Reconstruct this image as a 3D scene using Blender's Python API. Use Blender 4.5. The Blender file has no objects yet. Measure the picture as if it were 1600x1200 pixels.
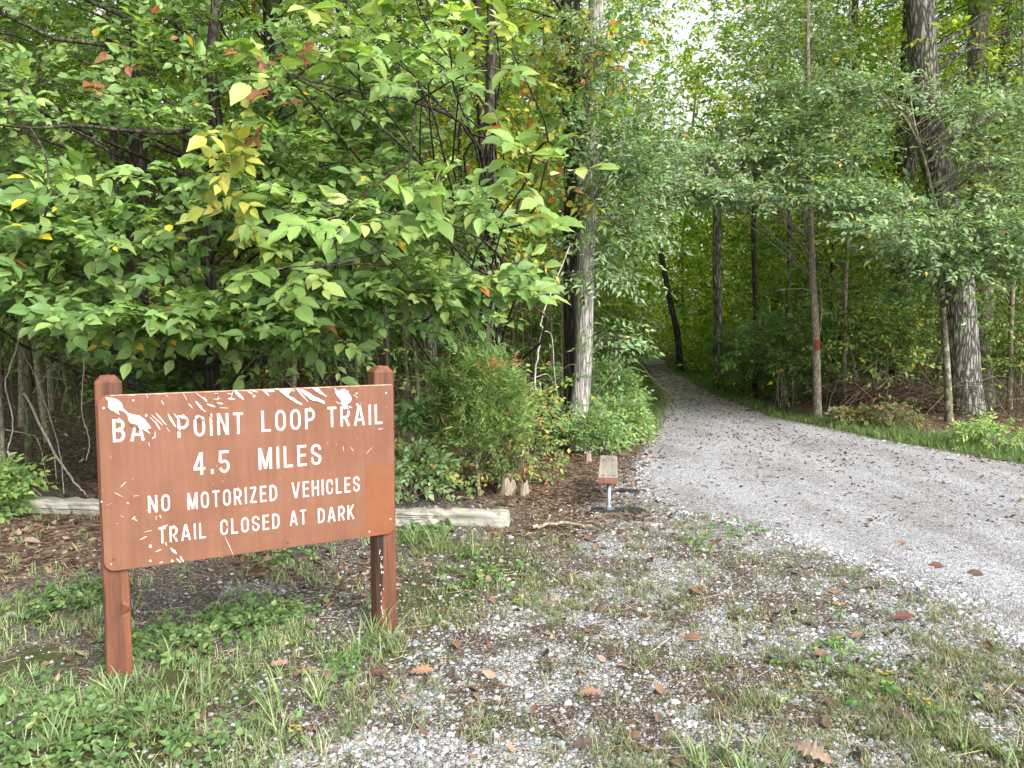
import bpy, math
import numpy as np
from mathutils import Vector, geometry

R = math.radians
C = bpy.context.scene.collection
scn = bpy.context.scene

# ------------------------------------------------------------------ camera
FPX, HZ, EYE = 1209.0, 507.0, 1.6          # focal length in photo pixels, horizon row, eye height
PITCH = math.atan((600 - HZ) / FPX)
cam = bpy.data.cameras.new('camera')
cam.sensor_width = 36.0
cam.lens = 36.0 * FPX / 1600.0
cam.clip_start = 0.05
cam.clip_end = 600.0
cam_o = bpy.data.objects.new('camera', cam)
cam_o.location = (0, 0, EYE)
cam_o.rotation_euler = (R(90) - PITCH, 0, 0)
C.objects.link(cam_o)
scn.camera = cam_o

# ------------------------------------------------------------------ light
SUN_EL, SUN_AZ = R(40), R(142)             # azimuth clockwise from +Y: the soft sun stands behind the photographer
world = bpy.data.worlds.new('World')
scn.world = world
world.use_nodes = True
wn, wl = world.node_tree.nodes, world.node_tree.links
bg = wn['Background']
sky = wn.new('ShaderNodeTexSky')
sky.sky_type = 'NISHITA'
sky.sun_disc = False
sky.sun_elevation = SUN_EL
sky.sun_rotation = SUN_AZ
sky.air_density = 1.0
sky.dust_density = 4.0
hsv = wn.new('ShaderNodeHueSaturation')
hsv.inputs['Saturation'].default_value = 0.18     # overcast: a white sky
wl.new(sky.outputs[0], hsv.inputs['Color'])
wl.new(hsv.outputs[0], bg.inputs['Color'])
bg.inputs['Strength'].default_value = 0.15
sun = bpy.data.lights.new('sun', 'SUN')
sun.energy = 1.3
sun.angle = R(24)
sun.color = (1.0, 0.95, 0.84)
sun_o = bpy.data.objects.new('sun', sun)
sd_ = Vector((math.sin(SUN_AZ) * math.cos(SUN_EL), math.cos(SUN_AZ) * math.cos(SUN_EL), math.sin(SUN_EL)))
sun_o.rotation_euler = sd_.to_track_quat('Z', 'Y').to_euler()
sun_o.location = (0, -6, 9)
C.objects.link(sun_o)
scn.view_settings.view_transform = 'Standard'
scn.view_settings.look = 'None'
scn.view_settings.gamma = 1.0
scn.view_settings.exposure = 1.52
scn.render.film_transparent = False
scn.cycles.max_bounces = 5
scn.cycles.diffuse_bounces = 2
scn.cycles.transmission_bounces = 3
scn.cycles.glossy_bounces = 2

# ------------------------------------------------------------------ photo rays -> ground / depth
_f = np.array((0, math.cos(PITCH), -math.sin(PITCH)))
_u = np.array((0, math.sin(PITCH), math.cos(PITCH)))
_r = np.array((1.0, 0, 0))
def ray(px, py):
    px = np.asarray(px, float)[..., None]; py = np.asarray(py, float)[..., None]
    return _f + (px - 800) / FPX * _r + (600 - py) / FPX * _u
def G(px, py, z=0.0):
    d = ray(px, py)
    t = (z - EYE) / d[..., 2:3]
    return np.array((0, 0, EYE)) + d * t
def P(px, py, Y):
    d = ray(px, py)
    t = np.asarray(Y, float)[..., None] / d[..., 1:2]
    return np.array((0, 0, EYE)) + d * t

# ------------------------------------------------------------------ numpy helpers
def nz(v):
    return v / np.maximum(np.linalg.norm(v, axis=-1, keepdims=True), 1e-9)
def _hash(ix, iy, s):
    h = (ix.astype(np.int64) * 374761393 + iy.astype(np.int64) * 668265263 + s * 2147483647) & 0xffffffff
    h = ((h ^ (h >> 13)) * 1274126177) & 0xffffffff
    return ((h ^ (h >> 16)) & 0xffff) / 65535.0
def vnoise(x, y, s=0):
    x = np.asarray(x, float); y = np.asarray(y, float)
    ix = np.floor(x); iy = np.floor(y); fx = x - ix; fy = y - iy
    fx = fx * fx * (3 - 2 * fx); fy = fy * fy * (3 - 2 * fy)
    a = _hash(ix, iy, s); b = _hash(ix + 1, iy, s); c = _hash(ix, iy + 1, s); d = _hash(ix + 1, iy + 1, s)
    return (a * (1 - fx) + b * fx) * (1 - fy) + (c * (1 - fx) + d * fx) * fy
def fbm(x, y, s=0, o=4):
    v = 0; a = .5
    for i in range(o):
        v = v + a * vnoise(x * 2 ** i, y * 2 ** i, s + i * 17); a *= .5
    return v / .9375
def sstep(a, b, x):
    t = np.clip((x - a) / (b - a), 0, 1); return t * t * (3 - 2 * t)

class Geo:
    def __init__(s): s.V = []; s.Q = []; s.T = []; s.c = []; s.qm = []; s.tm = []; s.n = 0
    def add(s, V, Q=None, T=None, col=(1, 1, 1), mat=0):
        V = np.asarray(V, float).reshape(-1, 3)
        col = np.asarray(col, float)
        if col.ndim == 1: col = np.broadcast_to(col, (len(V), 3))
        s.V.append(V); s.c.append(col)
        if Q is not None and len(Q):
            Q = np.asarray(Q).reshape(-1, 4); s.Q.append(Q + s.n); s.qm.append(np.full(len(Q), mat))
        if T is not None and len(T):
            T = np.asarray(T).reshape(-1, 3); s.T.append(T + s.n); s.tm.append(np.full(len(T), mat))
        s.n += len(V)
    def mesh(s, name, mats, smooth=False):
        me = bpy.data.meshes.new(name)
        V = np.concatenate(s.V).astype(np.float32)
        Q = np.concatenate(s.Q) if s.Q else np.zeros((0, 4), int)
        T = np.concatenate(s.T) if s.T else np.zeros((0, 3), int)
        m = np.concatenate(s.qm + s.tm).astype(np.int32)
        me.vertices.add(len(V)); me.vertices.foreach_set('co', V.ravel())
        loops = np.concatenate([Q.ravel(), T.ravel()]).astype(np.int32)
        me.loops.add(len(loops)); me.loops.foreach_set('vertex_index', loops)
        st = np.concatenate([np.arange(len(Q)) * 4, len(Q) * 4 + np.arange(len(T)) * 3]).astype(np.int32)
        me.polygons.add(len(st)); me.polygons.foreach_set('loop_start', st)
        me.polygons.foreach_set('material_index', m)
        me.polygons.foreach_set('use_smooth', np.full(len(st), bool(smooth)))
        me.update(calc_edges=True)
        col = np.concatenate(s.c); col = np.concatenate([col, np.ones((len(col), 1))], 1).astype(np.float32)
        a = me.attributes.new('tint', 'FLOAT_COLOR', 'POINT'); a.data.foreach_set('color', col.ravel())
        for mt in (mats if isinstance(mats, (list, tuple)) else [mats]): me.materials.append(mt)
        return me
    def obj(s, name, mats, parent=None, smooth=False, origin=None):
        me = s.mesh(name, mats, smooth)
        o = bpy.data.objects.new(name, me); C.objects.link(o)
        if origin is not None:
            me.transform(__import__('mathutils').Matrix.Translation(-Vector(origin)))
            if parent is None: o.location = origin
        if parent is not None: o.parent = parent
        return o

def tag(o, label=None, cat=None, group=None, kind=None):
    if label: o['label'] = label
    if cat: o['category'] = cat
    if group: o['group'] = group
    if kind: o['kind'] = kind
    return o
def thing(name, label, cat, loc=(0, 0, 0), rz=0.0, group=None):
    o = bpy.data.objects.new(name, None); C.objects.link(o)
    o.location = loc; o.rotation_euler = (0, 0, rz); o.empty_display_size = .2
    return tag(o, label, cat, group)

def tube(geo, pts, rad, k=8, col=(1, 1, 1), mat=0, cap=True, rough=0.0, rng=None):
    pts = np.asarray(pts, float); n = len(pts)
    rad = np.broadcast_to(np.asarray(rad, float), (n,))
    tan = nz(np.gradient(pts, axis=0))
    ref = np.array((1., 0, 0)) if abs(tan[0][0]) < .8 else np.array((0, 1., 0))
    u = nz(np.cross(tan, ref)); w = np.cross(tan, u)
    a = np.arange(k) / k * 2 * math.pi
    rr = rad[:, None]
    if rough: rr = rr * (1 + rough * (rng.random((n, k)) - .5))
    ring = pts[:, None] + rr[..., None] * (np.cos(a)[None, :, None] * u[:, None] + np.sin(a)[None, :, None] * w[:, None])
    i = np.arange(n - 1)[:, None] * k; j = np.arange(k)[None]; j2 = (j + 1) % k
    Q = np.stack([i + j, i + j2, i + k + j2, i + k + j], -1).reshape(-1, 4)
    T = [(n * k - k + q, n * k - k + (q + 1) % k, n * k) for q in range(k)] if cap else None
    V = ring.reshape(-1, 3)
    if cap: V = np.concatenate([V, pts[-1:] + tan[-1:] * rad[-1] * .4])
    geo.add(V, Q, T, col, mat)

def curve(p, n):
    """Catmull-Rom through the control points p."""
    p = np.asarray(p, float)
    if len(p) == 2: t = np.linspace(0, 1, n)[:, None]; return p[0] * (1 - t) + p[1] * t
    q = np.concatenate([[2 * p[0] - p[1]], p, [2 * p[-1] - p[-2]]])
    s = np.linspace(0, len(p) - 1 - 1e-6, n); i = s.astype(int); t = (s - i)[:, None]
    a, b, c, d = q[i], q[i + 1], q[i + 2], q[i + 3]
    return .5 * (2 * b + (c - a) * t + (2 * a - 5 * b + 4 * c - d) * t ** 2 + (3 * b - a - 3 * c + d) * t ** 3)

def inst(geo, tmpl, pos, d, n, sx, sy, sz, col, mat=0):
    TV, TQ, TT = tmpl
    b = np.cross(d, n)
    N = len(pos); m = len(TV)
    sx, sy, sz = [np.broadcast_to(np.asarray(q, float), (N,))[:, None, None] for q in (sx, sy, sz)]
    V = pos[:, None] + TV[None, :, 0:1] * sx * b[:, None] + TV[None, :, 1:2] * sy * d[:, None] + TV[None, :, 2:3] * sz * n[:, None]
    off = (np.arange(N) * m)[:, None, None]
    Q = (np.asarray(TQ)[None] + off).reshape(-1, 4) if len(TQ) else None
    T = (np.asarray(TT)[None] + off).reshape(-1, 3) if len(TT) else None
    col = np.broadcast_to(np.asarray(col, float), (N, 3))
    geo.add(V.reshape(-1, 3), Q, T, np.repeat(col, m, 0), mat)

def leaf_tmpl(stations, fold=.25, droop=.25):
    """Leaf blade: stations of (along, half width); folded along the midrib and drooping to the tip."""
    V = [(0, 0, 0)]; Q = []; T = []
    for t, w in stations[1:-1]:
        z = -droop * t * t
        V += [(-w, t, z + fold * w), (0, t, z), (w, t, z + fold * w)]
    V.append((0, 1, -droop)); n = len(V) - 1; ns = len(stations) - 2
    T += [(0, 2, 1), (0, 3, 2)]
    for i in range(ns - 1):
        a = 1 + 3 * i; Q += [(a, a + 1, a + 4, a + 3), (a + 1, a + 2, a + 5, a + 4)]
    a = 1 + 3 * (ns - 1); T += [(a, a + 1, n), (a + 1, a + 2, n)]
    return np.array(V, float), Q, T
LEAF_OVATE = leaf_tmpl([(0, 0), (.14, .15), (.34, .27), (.58, .25), (.8, .11), (1, 0)], .3, .22)
LEAF_ELM = leaf_tmpl([(0, 0), (.12, .2), (.38, .31), (.65, .26), (.86, .1), (1, 0)], .22, .3)
LEAF_MID = leaf_tmpl([(0, 0), (.4, .27), (1, 0)], .3, .2)
LEAF_NARROW = leaf_tmpl([(0, 0), (.42, .19), (1, 0)], .3, .25)
LEAF_ROUND = leaf_tmpl([(0, 0), (.08, .3), (.4, .46), (.75, .33), (1, 0)], .15, .15)
STICK = (np.array([(math.cos(q * 2.094), t, math.sin(q * 2.094)) for t in (0, 1) for q in range(3)]), [(0, 1, 4, 3), (1, 2, 5, 4), (2, 0, 3, 5)], [])

FOL = 1.5                                                # overall paleness of the leaves
def pick(rng, pal, n):
    c = np.array([p[:3] for p in pal]); w = np.array([p[3] for p in pal], float)
    return c[rng.choice(len(pal), n, p=w / w.sum())]
def sprays(geo, rng, O, D, N, L, k, leaf, asp, tmpl, pal, spread=52, mat=0, twig=None, jit=.35, droop=.18, odd=None, mix=.35):
    """Leafy twigs: each spray carries k alternating leaves in a flat fan."""
    n = len(O)
    L = np.broadcast_to(np.asarray(L, float), (n,))
    D = nz(D); N = nz(N - (N * D).sum(-1, keepdims=True) * D); B = np.cross(D, N)
    base = pick(rng, pal, n)
    for j in range(k):
        t = (j + .6) / k
        last = j == k - 1
        side = 1 if j % 2 else -1
        pos = O + D * (L * t)[:, None]; pos[:, 2] -= droop * L * t * t
        a = np.radians((0 if last else side * spread) + rng.normal(0, 14, n))[:, None]
        d = np.cos(a) * D + np.sin(a) * B + rng.normal(0, .16, (n, 3)); d[:, 2] -= droop * .8
        d = nz(d)
        m = N + rng.normal(0, jit, (n, 3)); m = nz(m - (m * d).sum(-1, keepdims=True) * d)
        col = np.where(rng.random((n, 1)) < mix, pick(rng, pal, n), base) * np.exp(rng.normal(0, .17, (n, 1)))
        if odd is not None:
            s = rng.random(n) < odd[0]
            if s.any(): col[s] = pick(rng, odd[1], int(s.sum()))
        col = np.clip(col * FOL, 0, .75)
        ll = leaf * np.clip(rng.normal(1, .27, n), .4, 1.6) * (0.8 if j == 0 else 1)
        inst(geo, tmpl, pos, d, m, ll * asp, ll, ll, col, mat)
    if twig is not None:
        tip = O + D * L[:, None]; tip[:, 2] -= droop * L * .8
        st = O - D * (L * .25)[:, None]
        v = tip - st; ln = np.linalg.norm(v, axis=1); dd = v / ln[:, None]
        nn = nz(np.cross(dd, rng.normal(0, 1, (n, 3))))
        inst(geo, STICK, st, dd, nn, twig[1], ln, twig[1], twig[2], twig[0])

def crown(geo, rng, cl, rad, per, leaf, k=9, asp=1., tmpl=LEAF_MID, pal=None, axis=None, flat=.4, L=.45, open_=(0, -.55, 0), mat=0, twig=None, odd=None, out=.7, jit=.35, droop=.18, up=.8):
    """Crown of leafy twigs gathered in flattened tiers (clumps)."""
    m = len(cl); rad = np.broadcast_to(np.asarray(rad, float), (m,))
    c = np.repeat(cl, per, 0); r = np.repeat(rad, per)[:, None]
    off = nz(rng.normal(0, 1, (len(c), 3))) * rng.random((len(c), 1)) ** .45
    off[:, 2] *= flat
    O = c + off * r * .75
    D = off * np.array((1, 1, .7))
    if axis is not None:
        a = nz(c - axis); a[:, 2] *= .3; D = D + a * out
    D = D + rng.normal(0, .25, D.shape)
    N = np.array((0, 0, up)) + np.array(open_) + rng.normal(0, .22, D.shape)
    sprays(geo, rng, O, D, N, L * r[:, 0] / max(rad.mean(), 1e-6) * rng.uniform(.7, 1.3, len(O)), k, leaf, asp, tmpl, pal, mat=mat, twig=twig, odd=odd, jit=jit, droop=droop)

# ------------------------------------------------------------------ materials
def mat_new(name):
    m = bpy.data.materials.new(name); m.use_nodes = True
    nt = m.node_tree
    return m, nt.nodes, nt.links, nt.nodes['Principled BSDF'], nt.nodes['Material Output']
def leaf_mat(name, trans=.35, rough=.5, spec=.35, yel=(1.25, 1.25, .55)):
    m, n, l, p, out = mat_new(name)
    a = n.new('ShaderNodeAttribute'); a.attribute_name = 'tint'
    p.inputs['Roughness'].default_value = rough
    p.inputs['Specular IOR Level'].default_value = spec
    l.new(a.outputs['Color'], p.inputs['Base Color'])
    if trans:
        t = n.new('ShaderNodeBsdfTranslucent')
        v = n.new('ShaderNodeMix'); v.data_type = 'RGBA'; v.blend_type = 'MULTIPLY'; v.inputs['Factor'].default_value = 1
        v.inputs[7].default_value = (*yel, 1)
        l.new(a.outputs['Color'], v.inputs[6]); l.new(v.outputs[2], t.inputs['Color'])
        x = n.new('ShaderNodeMixShader'); x.inputs[0].default_value = trans
        l.new(p.outputs[0], x.inputs[1]); l.new(t.outputs[0], x.inputs[2]); l.new(x.outputs[0], out.inputs[0])
    return m
def bump(n, l, p, h, strength, dist=.02):
    b = n.new('ShaderNodeBump'); b.inputs['Strength'].default_value = strength; b.inputs['Distance'].default_value = dist
    l.new(h, b.inputs['Height']); l.new(b.outputs[0], p.inputs['Normal']); return b
def ramp(n, l, fac, stops):
    r = n.new('ShaderNodeValToRGB'); e = r.color_ramp.elements
    while len(e) < len(stops): e.new(.5)
    for q, (t, c) in zip(e, stops): q.position = t; q.color = (*c, 1)
    l.new(fac, r.inputs[0]); return r
def coords(n, l, scale, kind='Object'):
    t = n.new('ShaderNodeTexCoord'); mp = n.new('ShaderNodeMapping'); mp.inputs['Scale'].default_value = scale
    l.new(t.outputs[kind], mp.inputs[0]); return mp.outputs[0]
def noise(n, l, v, scale, detail=6, rough=.6, dist=0.):
    t = n.new('ShaderNodeTexNoise'); t.inputs['Scale'].default_value = scale; t.inputs['Detail'].default_value = detail
    t.inputs['Roughness'].default_value = rough; t.inputs['Distortion'].default_value = dist
    l.new(v, t.inputs['Vector']); return t
def voro(n, l, v, scale, feature='F1'):
    t = n.new('ShaderNodeTexVoronoi'); t.feature = feature; t.inputs['Scale'].default_value = scale
    l.new(v, t.inputs['Vector']); return t
def mixc(n, l, fac, a, b, blend='MIX'):
    x = n.new('ShaderNodeMix'); x.data_type = 'RGBA'; x.blend_type = blend
    if isinstance(fac, float): x.inputs[0].default_value = fac
    else: l.new(fac, x.inputs[0])
    for i, q in ((6, a), (7, b)):
        if isinstance(q, tuple): x.inputs[i].default_value = (*q, 1)
        else: l.new(q, x.inputs[i])
    return x.outputs[2]
def mth(n, l, op, a, b=None):
    x = n.new('ShaderNodeMath'); x.operation = op
    for i, q in enumerate((a, b)):
        if q is None: continue
        if isinstance(q, (int, float)): x.inputs[i].default_value = q
        else: l.new(q, x.inputs[i])
    return x.outputs[0]
def bark_mat(name, dark, mid, light, scale=14., stretch=.16, bstr=.9, lichen=None):
    m, n, l, p, out = mat_new(name)
    v = coords(n, l, (1, 1, stretch))
    w = noise(n, l, v, scale * .5, 4, .6)
    vd = mixc(n, l, .12, v, w.outputs['Color'], 'ADD')
    c = voro(n, l, vd, scale, 'DISTANCE_TO_EDGE')
    e = noise(n, l, v, scale * 3, 6, .7)
    h = mth(n, l, 'ADD', mth(n, l, 'MINIMUM', c.outputs[0], .32), mth(n, l, 'MULTIPLY', e.outputs[0], .25))
    r = ramp(n, l, h, [(.10, dark), (.24, mid), (.46, light)])
    big = noise(n, l, coords(n, l, (1, 1, .5)), 3., 3)
    col = mixc(n, l, mth(n, l, 'MULTIPLY', big.outputs[0], .3), r.outputs[0], mid)
    if lichen:
        b2 = noise(n, l, coords(n, l, (1, 1, .7)), 9., 5, .65)
        f = ramp(n, l, b2.outputs[0], [(.52, (0, 0, 0)), (.6, (1, 1, 1))])
        col = mixc(n, l, f.outputs[0], col, lichen)
    l.new(col, p.inputs['Base Color']); p.inputs['Roughness'].default_value = .9
    p.inputs['Specular IOR Level'].default_value = .15
    bump(n, l, p, h, bstr, .03); return m
def wood_mat(name, dark, light, axis=2, rough=.75, scale=30., crack=True, bstr=.4):
    m, n, l, p, out = mat_new(name)
    sc = [1., 1., 1.]; sc[axis] = .06
    v = coords(n, l, sc)
    g = noise(n, l, v, scale, 6, .65, .4)
    r = ramp(n, l, g.outputs[0], [(.3, dark), (.68, light)])
    k = noise(n, l, v, scale * .35, 3, .5, .6)
    f = ramp(n, l, k.outputs[0], [(.29, (1, 1, 1)), (.33, (0, 0, 0))])
    col = mixc(n, l, f.outputs[0], r.outputs[0], tuple(q * .25 for q in dark)) if crack else r.outputs[0]
    l.new(col, p.inputs['Base Color']); p.inputs['Roughness'].default_value = rough
    bump(n, l, p, g.outputs[0], bstr, .004); return m
def plain_mat(name, col, rough=.5, metal=0., var=.15, scale=20.):
    m, n, l, p, out = mat_new(name)
    g = noise(n, l, coords(n, l, (1, 1, 1)), scale, 5, .6)
    r = ramp(n, l, g.outputs[0], [(.3, tuple(q * (1 - var) for q in col)), (.7, tuple(min(1, q * (1 + var)) for q in col))])
    l.new(r.outputs[0], p.inputs['Base Color']); p.inputs['Roughness'].default_value = rough; p.inputs['Metallic'].default_value = metal
    return m

M_LEAF = leaf_mat('leaf', .38, .45, .4)
M_THIN = leaf_mat('thin_leaf', .6, .5, .3, (1.15, 1.4, .45))
M_DRY = leaf_mat('dry_leaf', .15, .7, .2, (1.1, .9, .6))
M_GRASS = leaf_mat('grass_blade', .3, .55, .25)
M_TWIG = leaf_mat('twig', 0, .85, .15)
M_STONE = leaf_mat('stone', 0, .85, .2)
BARK_DARK = bark_mat('bark_dark', (.012, .01, .008), (.05, .042, .034), (.11, .095, .08), 16)
BARK_LIGHT = bark_mat('bark_pale_grey', (.05, .043, .036), (.31, .29, .265), (.56, .54, .51), 24, .12, 1.0)
BARK_OAK = bark_mat('bark_oak_grey', (.012, .011, .009), (.10, .092, .08), (.36, .34, .31), 17, .2, 1.0)
BARK_SLIM = bark_mat('bark_slim_tan', (.08, .065, .05), (.26, .22, .17), (.4, .35, .28), 26, .3, .5)
BARK_LICHEN = bark_mat('bark_lichen', (.05, .045, .03), (.15, .13, .09), (.25, .22, .16), 26, .3, .5, (.3, .32, .22))
BARK_MOSS = bark_mat('bark_mossy', (.03, .03, .015), (.09, .085, .05), (.16, .15, .1), 24, .25, .6, (.13, .16, .06))

PAL_BROAD = [(.080, .145, .042, 4), (.11, .185, .054, 4), (.145, .225, .066, 3), (.2, .27, .078, 2)]
PAL_PALE = [(.14, .235, .06, 3), (.19, .28, .08, 3), (.11, .19, .05, 3), (.25, .31, .10, 1)]
PAL_YEL = [(.19, .25, .045, 4), (.27, .30, .055, 3), (.14, .20, .04, 2), (.38, .33, .06, 1.2)]
PAL_BLUE = [(.13, .205, .10, 4), (.17, .245, .125, 3), (.085, .15, .065, 2), (.23, .29, .14, 1.5)]
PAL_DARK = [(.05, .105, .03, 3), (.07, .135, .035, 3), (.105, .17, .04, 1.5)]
PAL_MIX = [(.11, .18, .042, 4), (.16, .23, .05, 3), (.24, .28, .055, 2.5), (.075, .135, .035, 2.5)]
ODD_YEL = [(.5, .38, .03, 3), (.42, .33, .05, 2), (.32, .10, .04, 1.2), (.25, .13, .05, 1)]
ODD_RED = [(.30, .09, .05, 2), (.22, .07, .04, 1), (.35, .16, .05, 1)]
TW_BROWN = (.07, .055, .042)
TW_GREY = (.24, .22, .19)

# ------------------------------------------------------------------ where the gravel path lies
_pl = G(*np.array([(1012, 567), (1015, 574), (1023, 592), (1036, 612), (1043, 634), (1036, 668), (1016, 704), (1000, 735), (1004, 765), (1060, 795), (1170, 822), (1290, 862), (1400, 902), (1500, 942), (1600, 1000)]).T)[:, :2]
_pr = G(*np.array([(1640, 736), (1600, 728), (1500, 712), (1400, 694), (1300, 672), (1200, 651), (1130, 625), (1080, 601), (1052, 581), (1036, 568)]).T)[:, :2]
_far = np.array([(6.2, 33.), (4.5, 37.), (1.0, 42.), (-5., 47.), (-5.6, 45.), (0., 40.), (3.2, 36.), (5.2, 33.)])[:0]
PATH = np.concatenate([_pl, [(3.6, 2.6), (5, 1.2), (12, -1.), (13, 8.2)], _pr, [(6.9, 35.5), (5.9, 38.5), (3.2, 42.), (-2, 45.), (-2.5, 43.2), (2.4, 40.4), (4.6, 37.8), (5.45, 35.5)]])
def sdist(x, y, poly=PATH):
    """Signed distance to the path's edge, negative on the path."""
    x = np.asarray(x, float).ravel(); y = np.asarray(y, float).ravel()
    out = np.full(len(x), 1e9); ins = np.zeros(len(x), bool)
    n = len(poly)
    for i in range(n):
        a = poly[i]; b = poly[(i + 1) % n]; e = b - a
        t = np.clip(((x - a[0]) * e[0] + (y - a[1]) * e[1]) / (e @ e), 0, 1)
        out = np.minimum(out, np.hypot(x - a[0] - t * e[0], y - a[1] - t * e[1]))
        if a[1] != b[1]:
            c = ((a[1] > y) != (b[1] > y)) & (x < e[0] * (y - a[1]) / e[1] + a[0]); ins ^= c
    return np.where(ins, -out, out)
def gz(x, y):
    """Height of the ground."""
    return .05 * (fbm(np.asarray(x) * .45 + 7, np.asarray(y) * .45 + 3, 5, 3) - .5) + .02 * (fbm(np.asarray(x) * 2.2, np.asarray(y) * 2.2, 9, 2) - .5)
def on_ground(p):
    p = np.array(p, float); p[..., 2] = gz(p[..., 0], p[..., 1]); return p
def blobs(x, y, spec):
    v = np.zeros(np.shape(x))
    for px, py, r, w in spec:
        c = G(px, py)
        v = np.maximum(v, w * np.exp(-((x - c[0]) ** 2 + (y - c[1]) ** 2) / (r * r)))
    return v
GRASS_B = [(60, 1150, .6, 1), (240, 1120, .5, 1), (360, 1010, .5, .9), (420, 1110, .45, .9), (90, 1010, .5, .7), (20, 960, .5, .6), (150, 930, .35, .5), (450, 900, .4, .35),
           (690, 860, .55, 1), (760, 900, .6, .9), (660, 940, .45, .8), (840, 920, .55, .75), (560, 1020, .3, .9), (640, 1010, .3, .6), (960, 910, .4, .5), (1040, 960, .45, .55), (980, 1010, .4, .45),
           (1150, 880, .45, .5), (1240, 920, .5, .55), (1250, 1010, .45, .8), (1340, 960, .4, .5), (1480, 1060, .6, .9), (1400, 1130, .5, .8), (1560, 960, .45, .7), (1560, 1170, .5, .9), (1130, 1090, .4, .6), (1040, 1180, .3, .6), (720, 1190, .3, .3),
           (1150, 830, .5, .35), (1250, 860, .5, .35), (880, 860, .4, .4), (1000, 870, .5, .4), (1100, 805, .35, .6), (1180, 832, .35, .6), (1290, 872, .35, .6), (1390, 905, .3, .6), (1470, 940, .3, .6), (1350, 1060, .6, .8), (1300, 1120, .5, .7), (1200, 1060, .5, .6), (1500, 1120, .6, .9)]
STONE_B = [(580, 1130, .45, 1), (700, 1150, .4, 1), (480, 1110, .3, .7), (820, 1060, .6, .8), (1000, 1080, .6, .7), (860, 1150, .5, .7), (900, 960, .6, .75), (1020, 900, .6, .85), (1100, 830, .7, .9), (1150, 960, .6, .8), (1300, 930, .6, .8),
           (1260, 1120, .5, .6), (1400, 1010, .5, .8), (1540, 1010, .5, .7), (1350, 1180, .3, .6), (400, 920, .35, .6), (330, 930, .3, .5), (520, 930, .35, .35), (1000, 800, .5, .9), (930, 850, .5, .7), (1080, 760, .8, .9), (1560, 1120, .3, .4), (30, 1100, .2, .3)]
LITTER_B = [(1060, 690, .9, .75), (1040, 715, .6, .8), (1100, 655, 1.0, .5), (1130, 740, .5, .3), (1040, 770, .3, .6), (60, 830, .7, 1), (140, 860, .6, .8), (20, 880, .6, .7), (420, 880, .5, .6), (560, 900, .4, .6), (850, 770, .8, 1), (900, 800, .6, .9), (980, 820, .5, .7), (860, 830, .5, .8), (980, 760, .6, .7), (1000, 720, .6, .6), (940, 740, .7, .9), (1120, 640, 1.2, .5), (1300, 655, 1.2, .7)]
def path_centre(y):
    return np.interp(y, [0, 6, 8, 10, 13, 17, 22, 28, 34, 38, 42, 46], [7, 5, 4.2, 3.5, 3.5, 3.97, 4.5, 5.35, 6.1, 5.2, 1.5, -4])
def path_half(y):
    return np.interp(y, [0, 6, 8, 10, 13, 17, 22, 28, 50], [6, 4.6, 3.2, 1.7, .95, .6, .5, .45, .6])
def wood_depth(x, y):
    """How far a spot lies inside the wood (metres), measured from the edge of the clearing."""
    edge = np.where(x < 1.2, 7.25 + .1 * np.abs(x + 2), np.where(x < path_centre(y), 10.0, 12.6 - .35 * (x - 4)))
    return np.minimum(y - edge, np.abs(x - path_centre(y)) - path_half(y) - .2)

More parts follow.
